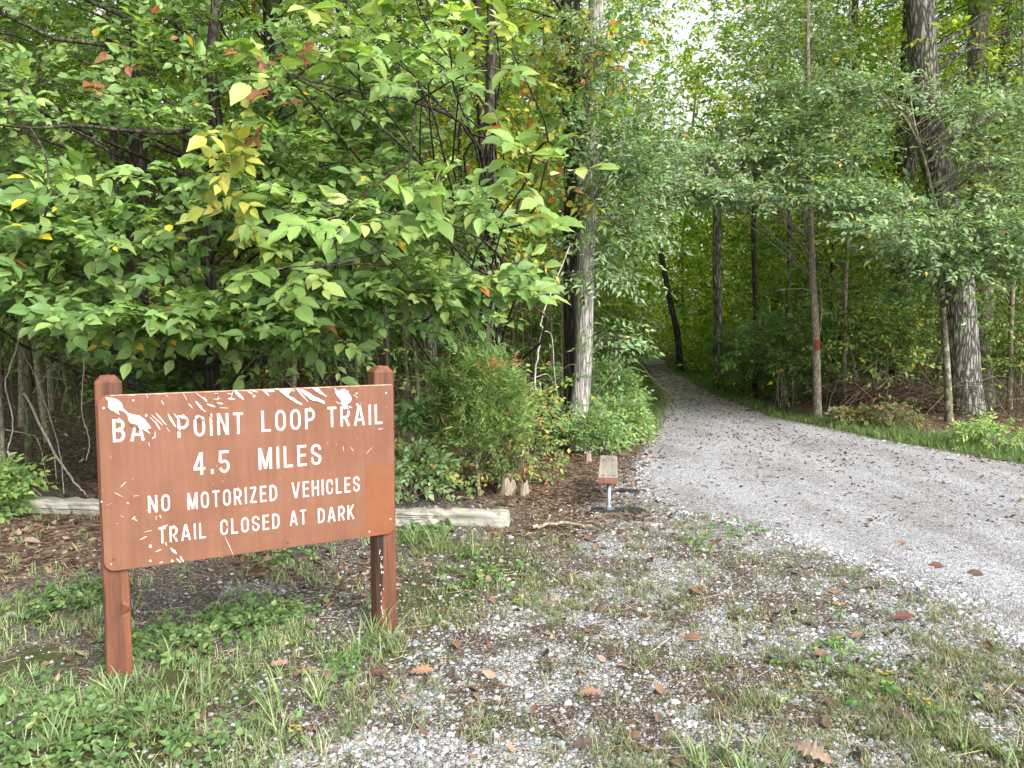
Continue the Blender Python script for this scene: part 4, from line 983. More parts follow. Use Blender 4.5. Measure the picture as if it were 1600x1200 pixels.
def forest():
    rng = np.random.default_rng(71)
    in_view = lambda x, y, m=4.6: abs(x) < .68 * y + m
    def ok_small(x, y):
        d = float(wood_depth(np.array(x), np.array(y)))
        if not in_view(x, y) or d < (1.9 if x < 1.5 else 1.3 if y < 17 else 2.2): return False
        return not (x > 1.2 and y < 14.6 and x > 4)          # the specific trees stand there
    small = scatter_pts(rng, -20, 24, 9.2, 27, 1.9, 2600, ok_small)
    tall = scatter_pts(rng, -24, 28, 9.8, 30, 3.5, 1800, lambda x, y: in_view(x, y, 5) and float(wood_depth(np.array(x), np.array(y))) > (4.2 if x < 1 and y < 14 else 1.9 if y < 17 else 3.4) and not (4 < x and y < 15.6))
    def zone(x, y):
        if x < path_centre(y): return 'sign' if y < 15 and x < .2 else ('left' if x > -2 else 'deep')
        return 'right' if y < 20 else 'far'
    lab = {('s', 'sign'): 'thin understory tree in the shaded wood behind the sign', ('s', 'left'): 'thin understory tree lining the near side of the path bend', ('s', 'deep'): 'thin understory tree deep in the wood behind the big-leaved tree', ('s', 'right'): 'thin understory tree in the wood behind the blazed slim tree', ('s', 'far'): 'thin understory tree across the path near its far bend',
           ('t', 'sign'): 'tall canopy tree rising out of the wood behind the sign', ('t', 'left'): 'tall canopy tree arching over the path from the sign side', ('t', 'deep'): 'tall canopy tree deep in the wood behind the big-leaved tree', ('t', 'right'): 'tall canopy tree rising behind the oak and the blazed tree', ('t', 'far'): 'tall canopy tree across the path near its far bend'}
    for i, (x, y) in enumerate(small):
        z = zone(x, y); plant_variant(SMALL[rng.integers(3)], 'understory_tree', lab[('s', z)], x, y, rng.uniform(-.6, .6), rng.uniform(.8, 1.2), rng.random() < .5, 'understory trees, ' + {'sign': 'wood behind the sign', 'left': 'path bend', 'deep': 'deep wood', 'right': 'wood behind the blazed tree', 'far': 'far path side'}[z])
    for i, (x, y) in enumerate(tall):
        z = zone(x, y); plant_variant(TALL[rng.integers(3)], 'canopy_tree', lab[('t', z)], x, y, rng.uniform(-.6, .6), rng.uniform(.85, 1.15), rng.random() < .5, 'canopy trees, ' + {'sign': 'wood behind the sign', 'left': 'path bend', 'deep': 'deep wood', 'right': 'wood behind the oak', 'far': 'far path side'}[z])
    print('FOREST', len(small), len(tall))
    # the trunks one can pick out
    def bare(label, pts, r0, r1, bark, name='forest_tree', seed=1): tree(name, label, 'tree', pts, r0, r1, bark, seed=seed)
    one = [('dark upright trunk showing high up among the leaves above the sign', [P(214, 640, 10.), P(216, 300, 10.), P(214, 60, 10), P(212, -300, 10)], .115, .1, BARK_DARK),
           ('thin dark trunk above the brown withered leaves', [P(176, 640, 9.2), P(178, 200, 9.2), P(172, 40, 9.2), P(176, -250, 9.2)], .05, .04, BARK_DARK),
           ('thin mossy trunk in the dark gap between the vines and the sign', [P(46, 752, 7.9), P(44, 660, 7.9), P(43, 560, 7.9), P(36, 400, 7.9), P(40, 100, 7.8)], .04, .03, BARK_MOSS),
           ('brown trunk cut by the picture edge above the low leafy plant', [P(2, 770, 7.3), P(0, 690, 7.3), P(-6, 560, 7.3), P(-10, 300, 7.3)], .045, .035, BARK_SLIM),
           ('slim trunk in the dark under the low boughs, over the middle of the sign', [P(293, 690, 9.), P(292, 560, 9.), P(296, 420, 9.), P(290, 200, 9)], .045, .035, BARK_DARK),
           ('slim dark trunk in the shade just past the sign post', [P(604, 700, 9.4), P(603, 560, 9.4), P(600, 440, 9.4), P(606, 200, 9.4)], .045, .035, BARK_DARK),
           ('dark forked trunk in the wood between path and blazed tree', [P(1180, 625, 16.5), P(1181, 500, 16.5), P(1178, 390, 16.5), P(1178, 320, 16.5), P(1185, 150, 16.5)], .06, .05, BARK_DARK),
           ('grey blotched trunk in the wood right of the path bend', [P(1122, 612, 18.5), P(1122, 500, 18.5), P(1120, 400, 18.5), P(1124, 200, 18.5)], .11, .09, BARK_OAK),
           ('dark trunk leaning over the far bend of the path', [P(1064, 575, 26), P(1058, 520, 26), P(1047, 470, 26), P(1030, 380, 26)], .12, .08, BARK_DARK),
           ('thin pale trunk in the wood behind the oak', [P(1578, 640, 17.), P(1578, 500, 17), P(1582, 380, 17), P(1576, 150, 17)], .05, .04, BARK_LICHEN),
           ('thin grey trunk seen low between the path bend and the blazed tree', [P(1232, 630, 17.), P(1230, 500, 17), P(1234, 380, 17), P(1230, 150, 17)], .05, .04, BARK_OAK)]
    for i, (lb, pts, a, b, bk) in enumerate(one): bare(lb, pts, a, b, bk, seed=80 + i)
forest()

def far_wood_and_shade_leaves():
    rng = np.random.default_rng(91)
    g = Geo()
    n = 85000
    y = 23 + 30 * rng.random(n) ** 1.1; x = rng.uniform(-1, 1, n) * (.72 * y + 3); z = .2 + 16 * rng.random(n) ** 1.15
    wd = np.abs(x - path_centre(y)) - path_half(y)
    n3 = fbm(x * .5 + z * .31, y * .5 - z * .42, 77, 3)
    keep = ((wd > .4) | ((z > 3.2 + 1.5 * n3) & (y > 26)) | (y > 47)) & (n3 > .24 + .2 * (z > 9))
    O = np.stack([x, y, z], 1)[keep]; m = len(O)
    D = rng.normal(0, 1, (m, 3)) * (1, 1, .35); N = np.array((0, -.5, .8)) + rng.normal(0, .3, (m, 3))
    sprays(g, rng, O, D, N, .65, 7, .2, 1., LEAF_MID, PAL_YEL + PAL_MIX, odd=(.03, ODD_YEL), jit=.4)
    n = 9000; y = rng.uniform(44, 62, n); x = rng.uniform(-1, 1, n) * (.75 * y); z = .2 + 9.5 * rng.random(n)
    s = (np.abs(x - path_centre(y)) > 1.2) | (y > 48); O = np.stack([x, y, z], 1)[s]; m = len(O)
    sprays(g, rng, O, rng.normal(0, 1, (m, 3)) * (1, 1, .35), np.array((0, -.5, .8)) + rng.normal(0, .3, (m, 3)), .8, 7, .34, 1., LEAF_MID, PAL_YEL, odd=(.03, ODD_YEL), jit=.4)
    n = 10500; y = rng.uniform(9.6, 32, n); x = rng.uniform(-1, 1, n) * (.75 * y + 5); z = 2.2 + .43 * y + 4.5 * rng.random(n)  # leaves added above the view to shade the wood, left open over the path
    n3 = fbm(x * .55, y * .55, 177, 3); s = ((np.abs(x - path_centre(y)) - path_half(y)) > np.where(y > 18, 4., .8)) & (n3 > .36) & ((y < 16) | (rng.random(n) < .3)) & ((y > 11) | (x < 2)); O = np.stack([x, y, z], 1)[s]; m = len(O)
    D = rng.normal(0, 1, (m, 3)) * (1, 1, .3); N = np.array((0, -.2, .9)) + rng.normal(0, .3, (m, 3))
    sprays(g, rng, O, D, N, .75, 7, .26, 1.1, LEAF_MID, PAL_YEL + PAL_MIX, odd=(.03, ODD_YEL), jit=.35)
    for i in range(45):
        yy = rng.uniform(27, 52); xx = rng.uniform(-1, 1) * (.7 * yy + 2)
        if abs(xx - path_centre(yy)) < path_half(yy) + .8: continue
        tube(g, curve([(xx, yy, -.1), (xx + rng.normal(0, .2), yy, 6), (xx + rng.normal(0, .5), yy, 14)], 7), np.linspace(rng.uniform(.08, .2), .06, 7), 6, (.06, .05, .042), 1)
    o = g.obj('far_wood_and_shade_leaves', [M_THIN, M_TWIG]); tag(o, 'far-off mass of yellow-green forest behind the path, with added unseen leaves overhead shading the wood', 'wood', kind='stuff')
far_wood_and_shade_leaves()

# ------------------------------------------------------------------ shrubs and low plants
def shrub(name, label, cat, px, py, w, h, pal, leaf, ncl, per, tmpl=LEAF_MID, lmat=None, k=7, seed=1, group=None, stems=9, flat=.6, z0=.12, asp=1., L=.26, odd=None, depth=None, cs=.24, stemr=.007, tilt=0., up=.8, open_=(0, -.6, 0)):
    rng = np.random.default_rng(seed)
    b = G(px, py); b[2] = gz(b[0], b[1])
    root = thing(name, label, cat, b, 0, group)
    z = z0 + (h - z0) * rng.random(ncl) ** .8; a = rng.uniform(0, 6.283, ncl)
    r = w * np.sqrt(rng.random(ncl)) * (.55 + .45 * np.sin(np.clip(z / h, 0, 1) * 2.6 + .3))
    cl = np.stack([r * np.cos(a) + tilt * z, r * np.sin(a) * (depth or 1), z], 1)
    g = Geo()
    for c in cl[::max(1, ncl // stems)]:
        s0 = np.array((rng.normal(0, .12 * w), rng.normal(0, .12 * w), -.04)); p = curve([s0, s0 * .4 + c * .5 + (0, 0, .1 * h), c], 8); p[:, :2] += rng.normal(0, .012, (8, 2))
        tube(g, p, np.linspace(stemr, .002, 8), 5)
    g.obj('stems', BARK_SLIM, root)
    c = Geo(); crown(c, rng, cl, cs, per, leaf, k=k, tmpl=tmpl, pal=pal, axis=np.array((0, 0, h * .4)), flat=flat, L=L, twig=(1, .0016, TW_BROWN), odd=odd, asp=asp, up=up, open_=open_)
    c.obj('foliage', [lmat or M_LEAF, M_TWIG], root)
    return root

def cedar():
    rng = np.random.default_rng(201)
    b = G(745, 772); b[2] = gz(b[0], b[1])
    root = thing('cedar_bush', 'feathery green cedar bush with rusty tips between the sign and the two trunks', 'bush', b)
    Y = b[1]
    cl = np.concatenate([px_clumps(rng, 190, (690, 815), (572, 700), (Y - .5, Y + .4), lambda x, y: np.abs(x - 752) < 12 + 1.15 * np.maximum(y - 556, 0) ** .86), px_clumps(rng, 16, (715, 775), (548, 600), (Y - .2, Y + .2)), px_clumps(rng, 12, (680, 700), (580, 640), (Y - .2, Y + .2))]) - b
    g = Geo()
    tube(g, curve([(0.03, 0, -.05), (.0, 0, .3), (-.03, .02, .7), (.02, 0, 1.15)], 12), np.linspace(.022, .006, 12), 7)
    for i in range(40):
        c = cl[rng.integers(len(cl))]; s0 = np.array((0, 0, max(.05, c[2] - .35))); tube(g, curve([s0, (s0 + c) / 2 + (0, 0, -.04), c], 7), np.linspace(.008, .002, 7), 4)
    g.obj('stems', BARK_SLIM, root)
    c = Geo()
    per = 6; cc = np.repeat(cl, per, 0); D = rng.normal(0, .55, cc.shape) + cc * np.array((1.2, 1.2, .3)) + np.array((0, -.2, .42))
    O = cc + rng.normal(0, .04, cc.shape); N = rng.normal(0, 1, cc.shape)
    sprays(c, rng, O, D, N, .19, 13, .062, .5, LEAF_NARROW, [(.13, .21, .065, 5), (.17, .26, .08, 3), (.095, .165, .05, 3), (.21, .28, .09, 1), (.34, .2, .09, .25)], spread=38, jit=.6, droop=.1, twig=(1, .0015, (.1, .09, .04)))
    rust = px_clumps(rng, 6, (750, 800), (570, 590), (Y - .35, Y - .1)) - b
    O = np.repeat(rust, 4, 0) + rng.normal(0, .03, (24, 3)); D = rng.normal(0, .5, (24, 3)) + (0, -.2, .6)
    sprays(c, rng, O, D, rng.normal(0, 1, (24, 3)), .13, 10, .05, .5, LEAF_NARROW, [(.36, .19, .08, 2), (.28, .14, .06, 1)], spread=38, jit=.6)
    c.obj('foliage', [M_LEAF, M_TWIG], root)
cedar()
PAL_SHR = [(.10, .15, .04, 3), (.15, .19, .05, 2), (.24, .22, .06, 1.3), (.07, .12, .035, 2)]
shrub('mixed_shrub', 'yellowing small-leaved shrub below the cedar bush with a few red leaves', 'shrub', 806, 762, .30, .85, PAL_SHR, .05, 60, 6, tmpl=LEAF_MID, seed=211, odd=(.05, ODD_RED), stems=26, L=.2, stemr=.005)
shrub('mixed_shrub', 'thin weedy shrub with bare brown stems under the cedar bush near the timber', 'shrub', 690, 775, .34, .6, PAL_SHR, .05, 26, 4, seed=212, odd=(.05, ODD_YEL), stems=26, L=.2, stemr=.004)
shrub('leafy_sapling', 'thin sapling with whorled dark green leaves beside the sign post', 'sapling', 640, 775, .10, .82, PAL_DARK + PAL_BLUE[:1], .09, 5, 8, tmpl=LEAF_NARROW, seed=213, stems=3, z0=.74, cs=.1, L=.07, asp=1.3)
shrub('leafy_shrub', 'light green low weed shrub behind the timber beside the sign post', 'shrub', 640, 782, .30, .42, PAL_BLUE + PAL_BROAD[2:], .06, 34, 6, seed=214, L=.16)
shrub('leafy_shrub', 'dark green whorl-leaved shrub showing above the top edge of the sign', 'shrub', 292, 735, .42, 1.28, PAL_DARK + PAL_BROAD[:1], .115, 26, 7, tmpl=LEAF_NARROW, seed=215, stems=8, z0=.8, asp=1.25, L=.16, cs=.2)
shrub('leafy_shrub', 'small bright shrub with yellow-green oval leaves at the picture edge by the timber', 'shrub', -16, 806, .2, .36, PAL_BROAD, .06, 40, 6, seed=216, L=.16)
shrub('leafy_shrub', 'light green small-leaved shrub at the foot of the pale trunk', 'shrub', 925, 708, .36, .42, PAL_BROAD + PAL_BLUE[:1], .055, 60, 7, seed=217, L=.18, odd=(.02, ODD_YEL))
shrub('leafy_shrub', 'dense light green shrub beside the path just past the pale trunk', 'shrub', 950, 686, .48, .48, PAL_BROAD + PAL_BLUE[:1], .06, 110, 8, seed=218, L=.2)
shrub('leafy_shrub', 'rounded mid green shrub at the path edge behind the dense light one', 'shrub', 945, 658, .5, .5, PAL_BROAD, .065, 110, 8, seed=219, L=.24)
shrub('leafy_shrub', 'dark green shrub behind the pale trunk, deepest of the path edge shrubs there', 'shrub', 920, 655, .7, .85, PAL_DARK + PAL_BROAD[:2], .07, 110, 8, seed=220, L=.28)
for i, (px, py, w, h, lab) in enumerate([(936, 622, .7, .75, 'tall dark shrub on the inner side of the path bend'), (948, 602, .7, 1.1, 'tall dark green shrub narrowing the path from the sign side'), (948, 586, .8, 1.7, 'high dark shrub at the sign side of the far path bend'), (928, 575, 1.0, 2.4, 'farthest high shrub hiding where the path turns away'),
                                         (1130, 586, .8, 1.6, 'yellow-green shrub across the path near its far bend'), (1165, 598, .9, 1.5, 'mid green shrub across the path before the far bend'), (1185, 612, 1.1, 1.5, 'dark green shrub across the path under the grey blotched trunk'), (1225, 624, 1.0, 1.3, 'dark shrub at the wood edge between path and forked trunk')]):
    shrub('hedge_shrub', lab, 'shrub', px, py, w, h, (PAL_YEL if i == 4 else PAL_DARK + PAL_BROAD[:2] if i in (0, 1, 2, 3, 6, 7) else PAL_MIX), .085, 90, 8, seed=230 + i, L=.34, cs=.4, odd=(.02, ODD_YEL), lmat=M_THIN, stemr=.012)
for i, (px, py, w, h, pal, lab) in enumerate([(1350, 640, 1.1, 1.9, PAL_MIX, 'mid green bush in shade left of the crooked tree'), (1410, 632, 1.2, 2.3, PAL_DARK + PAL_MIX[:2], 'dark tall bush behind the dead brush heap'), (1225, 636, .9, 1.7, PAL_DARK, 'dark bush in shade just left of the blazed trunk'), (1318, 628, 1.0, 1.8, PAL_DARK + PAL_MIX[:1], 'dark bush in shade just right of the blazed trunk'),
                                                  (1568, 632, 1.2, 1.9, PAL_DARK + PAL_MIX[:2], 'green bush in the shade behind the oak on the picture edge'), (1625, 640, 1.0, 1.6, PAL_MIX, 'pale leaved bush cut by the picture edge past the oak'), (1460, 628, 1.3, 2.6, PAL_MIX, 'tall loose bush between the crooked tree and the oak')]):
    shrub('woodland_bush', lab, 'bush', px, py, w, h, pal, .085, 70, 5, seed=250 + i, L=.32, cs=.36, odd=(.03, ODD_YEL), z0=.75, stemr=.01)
shrub('verge_weed', 'bright light green weed standing in the grass verge before the oak', 'weed', 1560, 700, .42, .3, PAL_PALE[:1] + PAL_BROAD[2:], .07, 26, 6, tmpl=LEAF_NARROW, seed=270, L=.16)
shrub('verge_weed', 'brownish green ground plant at the path edge below the brush heap', 'weed', 1385, 666, .4, .26, [(.09, .11, .04, 3), (.12, .085, .04, 2)], .06, 26, 6, seed=271, L=.16, odd=(.03, ODD_RED))
shrub('verge_weed', 'small yellowish weed by the fallen branch past the blazed trunk', 'weed', 1338, 664, .3, .2, [(.13, .13, .045, 3), (.1, .11, .04, 2)], .06, 16, 5, seed=272, L=.14, odd=(.03, ODD_RED))

def stick_thing(name, label, cat, pts, r0, r1, mat, extra=(), n=20, part='stem'):
    b = np.array(pts[0], float); g = Geo(); rng = np.random.default_rng(int(abs(b[0] * 991 + b[1] * 13)))
    p = curve(pts, n); p[1:-1] += rng.normal(0, r0 * .35, p[1:-1].shape)
    tube(g, p, np.linspace(r0, r1, n), 7)
    for e, ra, rb in extra: tube(g, curve(e, 12), np.linspace(ra, rb, 12), 5)
    o = g.obj(name, mat, None, smooth=True, origin=b)
    return tag(o, label, cat)
PALE_WOOD = bark_mat('bark_bare_pale', (.2, .18, .15), (.36, .33, .28), (.5, .47, .41), 30, .2, .3)
stick_thing('bare_sapling', 'bare crooked whitish sapling stem between the cedar bush and the trunks', 'sapling', [P(831, 655, 7.6), P(838, 620, 7.6), P(836, 590, 7.6), P(842, 545, 7.6), P(848, 515, 7.6), P(846, 500, 7.6), P(868, 440, 7.7), P(890, 385, 7.8)], .012, .005, PALE_WOOD,
            [([P(848, 517, 7.6), P(862, 525, 7.65), P(866, 580, 7.7), P(872, 625, 7.75)], .005, .003), ([P(836, 590, 7.6), P(856, 585, 7.7), P(868, 605, 7.8)], .004, .002)], 30)
stick_thing('fallen_branch', 'long straight pale fallen branch leaning in the dark gap beside the sign', 'branch', [P(38, 615, 7.6), P(85, 705, 7.3), P(118, 755, 7.0), G(138, 778)], .013, .007, PALE_WOOD, [([P(85, 705, 7.3), P(88, 748, 7.2)], .006, .004)])
for i, (lab, pts, r) in enumerate([('pale vine looping down from the boughs in the dark gap near the picture edge', [P(24, 440, 7.), P(30, 520, 7.), P(14, 580, 7.), P(8, 600, 7.05), P(20, 660, 7.1), P(12, 705, 7.1)], .009),
                                   ('pale vine arching over the timber end in the dark gap', [P(12, 705, 7.1), P(28, 740, 7.1), P(40, 752, 7.0), G(66, 776)], .011),
                                   ('thin vine crossing behind the mossy trunk', [P(2, 670, 7.6), P(40, 678, 7.6), P(60, 690, 7.7), P(75, 760, 7.7)], .006),
                                   ('thin pale vine hanging beside the left sign post', [P(132, 560, 7.), P(128, 640, 7.), P(140, 690, 7.), P(134, 720, 7.)], .006),
                                   ('thin vine running up to the boughs from behind the timber', [G(100, 772), P(92, 700, 7.6), P(60, 600, 7.5), P(30, 540, 7.4)], .006)]):
    stick_thing('bare_vine', lab, 'vine', pts, r, r * .7, PALE_WOOD, n=28)
stick_thing('fallen_branch', 'weathered brown stick lying on leaf litter in front of the bench', 'branch', [G(832, 824, .02), G(870, 817, .03), G(925, 822, .02)], .016, .012, BARK_SLIM)
stick_thing('fallen_branch', 'grey fallen branch lying at the wood edge right of the blazed trunk', 'branch', [G(1292, 641, .08), G(1340, 636, .14), G(1390, 620, .5)], .05, .03, BARK_LICHEN)

def stumps():
    rng = np.random.default_rng(301)
    for (px, py, r, h, lab) in ((792, 770, .085, .2, 'low rotten broken stump under the yellowing shrub'), (818, 772, .05, .15, 'small splintered stump beside the larger rotten one'), (918, 722, .042, .14, 'grey stub of a broken stem at the foot of the pale trunk')):
        b = G(px, py); b[2] = gz(b[0], b[1]); g = Geo(); k = 18
        a = np.arange(k) / k * 6.283; jag = rng.uniform(.45, 1.0, k)
        V = [];
        for q in (0, .5, 1.0):
            for j in range(k): rr = r * (1.25 - .35 * q) * (1 + .12 * math.sin(3 * a[j]) + rng.normal(0, .05)); V.append((rr * math.cos(a[j]), rr * math.sin(a[j]), -.04 + (h * jag[j] + .04) * q))
        for j in range(k): V.append((.55 * r * math.cos(a[j]), .55 * r * math.sin(a[j]), h * jag[j] * .8))
        V.append((0, 0, h * .3))
        g.add(V, [(i * k + j, i * k + (j + 1) % k, i * k + k + (j + 1) % k, i * k + k + j) for i in range(3) for j in range(k)], [(3 * k + j, 3 * k + (j + 1) % k, 4 * k) for j in range(k)])
        o = g.obj('tree_stump', wood_mat('rotten_wood', (.13, .1, .075), (.33, .28, .22), 2, .95, 40), None); o.location = b; tag(o, lab, 'stump')
stumps()

def brush():
    rng = np.random.default_rng(311)
    b = P(1405, 640, 13.9); b[2] = 0
    g = Geo()
    for i in range(230):
        c = np.array((rng.normal(0, .75), rng.normal(0, .4), .05 + abs(rng.normal(0, .28)))); a = rng.normal(.5 if c[0] < .3 else 2.4, .6); L_ = rng.uniform(.5, 1.6)
        d = np.array((math.cos(a), rng.normal(0, .4), math.sin(a) * .55)); p = curve([c - d * L_ / 2, c + rng.normal(0, .06, 3) + (0, 0, .14), c + d * L_ / 2], 8); p[:, 2] = np.maximum(p[:, 2], .01)
        cc = np.array([(.04, .026, .018), (.08, .052, .036), (.2, .16, .12)][rng.choice(3, p=[.55, .33, .12])]); tube(g, p, np.linspace(rng.uniform(.005, .012), .003, 8), 4, cc)
    o = g.obj('brush_heap', M_TWIG, None); o.location = b; tag(o, 'heap of dead brown branches and vines at the foot of the oak', 'brush heap')
brush()

def undergrowth():
    """Dark tangle of thin stems and sparse leaves filling the shaded wood."""
    rng = np.random.default_rng(321)
    g = Geo()
    n = 1500; x = rng.uniform(-16, 20, n); y = rng.uniform(7.3, 24, n)
    wd = wood_depth(x, y); s = (wd > .35) & (np.abs(x) < .7 * y + 4); x, y = x[s], y[s]
    for i in range(len(x)):
        h = rng.uniform(.4, 3.2) * (1 if x[i] < 2 else .8); lean = rng.normal(0, .35, 2)
        p = curve([(x[i], y[i], -.03), (x[i] + lean[0] * .3 + rng.normal(0, .08), y[i] + lean[1] * .3, h * .45), (x[i] + lean[0] * h * .5, y[i] + lean[1] * h * .5, h)], 7)
        cc = np.array([(.05, .04, .03), (.1, .08, .06), (.2, .17, .13), (.07, .075, .035)][rng.choice(4, p=[.4, .3, .12, .18])])
        tube(g, p, np.linspace(rng.uniform(.003, .011), .002, 7), 4, cc, 1, cap=False)
    # arching dead canes
    for i in range(420):
        yy = rng.uniform(7.6, 15); xx = rng.uniform(-8, 11)
        if float(wood_depth(np.array(xx), np.array(yy))) < .4: continue
        L_ = rng.uniform(.5, 1.7); a = rng.uniform(0, 6.28); z0 = rng.uniform(0, 1.2)
        p = curve([(xx, yy, z0), (xx + L_ * .5 * math.cos(a), yy + L_ * .5 * math.sin(a), z0 + rng.uniform(.1, .6)), (xx + L_ * math.cos(a), yy + L_ * math.sin(a), max(0, z0 + rng.normal(-.1, .4)))], 9)
        cc = np.array([(.09, .06, .045), (.2, .16, .12), (.32, .28, .22)][rng.choice(3, p=[.55, .3, .15])]); tube(g, p, np.linspace(.005, .002, 9), 3, cc, 1, cap=False)
    n = 6600; x = np.concatenate([rng.uniform(-16, 20, 5200), rng.uniform(-7, 1, 1400)]); y = np.concatenate([rng.uniform(7.4, 26, 5200), rng.uniform(7.6, 10.5, 1400)]); z = .1 + 1.9 * rng.random(n) ** 1.2
    wd = wood_depth(x, y); nn = fbm(x * .7, y * .7 + z * .6, 15, 3)
    s = (wd > .4) & (np.abs(x) < .72 * y + 4) & (nn > np.where(x < 1.5, np.where(y < 10.5, .44, .55), .53)) & ((z > .7) | (y > 10) | (rng.random(n) < .4))
    O = np.stack([x, y, z], 1)[s]; m = len(O)
    D = rng.normal(0, 1, (m, 3)) * (1, 1, .4) + (0, -.2, .15); N = np.array((0, -.5, .85)) + rng.normal(0, .25, (m, 3))
    sprays(g, rng, O, D, N, .34, 7, .075, 1., LEAF_MID, PAL_DARK + PAL_MIX[:2], odd=(.05, ODD_YEL + ODD_RED), jit=.35, twig=(1, .0025, TW_BROWN))
    o = g.obj('undergrowth', [M_LEAF, M_TWIG]); tag(o, 'dark tangle of thin stems, canes and small leaves under the trees', 'undergrowth', kind='stuff')
undergrowth()

# ------------------------------------------------------------------ what covers the ground
ICO_V = nz(np.array([(0, 1, 1.618), (0, -1, 1.618), (0, 1, -1.618), (0, -1, -1.618), (1, 1.618, 0), (-1, 1.618, 0), (1, -1.618, 0), (-1, -1.618, 0), (1.618, 0, 1), (-1.618, 0, 1), (1.618, 0, -1), (-1.618, 0, -1)], float))
ICO_F = [(0, 1, 8), (0, 9, 1), (0, 4, 5), (0, 8, 4), (0, 5, 9), (1, 7, 6), (1, 6, 8), (1, 9, 7), (2, 10, 3), (2, 3, 11), (2, 5, 4), (2, 4, 10), (2, 11, 5), (3, 6, 7), (3, 10, 6), (3, 7, 11), (4, 8, 10), (5, 11, 9), (6, 10, 8), (7, 9, 11)]
def stones():
    rng = np.random.default_rng(401)
    kinds = []
    for i in range(8):
        v = ICO_V * np.exp(rng.normal(0, .2, (12, 1))) * np.array((1, rng.uniform(.7, 1.2), rng.uniform(.45, .8))); kinds.append((v, [], ICO_F))
    g = Geo()
    def put(x, y, size, col):
        z = gz(x, y) - size * .05
        kk = rng.integers(0, 8, len(x)); a = rng.uniform(0, 6.283, len(x))
        d = np.stack([np.cos(a), np.sin(a), rng.normal(0, .2, len(x))], 1); d = nz(d); u = rng.normal(0, .25, (len(x), 3)) + (0, 0, 1); u = nz(u - (u * d).sum(1, keepdims=True) * d)
        for q in range(8):
            s = kk == q
            if s.any(): inst(g, kinds[q], np.stack([x, y, z], 1)[s], d[s], u[s], size[s], size[s], size[s], col[s])
    pal = [(.31, .315, .33, 4), (.25, .25, .26, 4), (.16, .195, .195, 2.5), (.42, .42, .43, 1.2), (.24, .2, .16, 1), (.12, .11, .1, .7)]
    # loose stones between grass and path
    n = 210000
    y = 1.9 + 7.6 * rng.random(n) ** 1.5; x = rng.uniform(-1, 1, n) * (.72 * y + .3)
    sd = sdist(x, y)
    n1 = fbm(x * 2.6, y * 2.6, 31, 4); n2 = fbm(x * 7, y * 7, 57, 3)
    den = np.clip(blobs(x, y, STONE_B), 0, 1) * sstep(.30, .62, n1 * .55 + n2 * .45) + .35 * sstep(.6, 0, sd) * (sd > 0) + .16 * (y < 7) * (x > -1.3) + .03 * (y < 6.2)
    s = (sd > -.05) & (rng.random(n) < den * .62)
    x, y = x[s], y[s]; sz = np.clip(np.exp(rng.normal(-5.0, .45, len(x))), .003, .024)
    put(x, y, sz, pick(rng, pal, len(x)) * np.exp(rng.normal(0, .12, (len(x), 1))))
    m1 = len(x)
    # the path's own fine gravel, as far as single stones show
    n = 130000
    y = 2.3 + 9 * rng.random(n) ** 1.25; x = rng.uniform(-.2, 1, n) * (.70 * y + .4)
    s = (sdist(x, y) < .05) & (rng.random(n) < np.interp(y, [2, 6, 11], [1, .9, .5])); x, y = x[s], y[s]; sz = np.clip(np.exp(rng.normal(-4.55, .35, len(x))), .004, .024)
    put(x, y, sz, pick(rng, [(.33, .34, .375, 4), (.40, .41, .445, 4), (.11, .105, .105, 2.6), (.48, .49, .53, 1.8), (.2, .15, .12, 1)], len(x)))
    print('STONES', m1, len(x))
    o = g.obj('gravel', M_STONE); tag(o, 'loose pale limestone gravel scattered over path and clearing', 'gravel', kind='stuff')
stones()

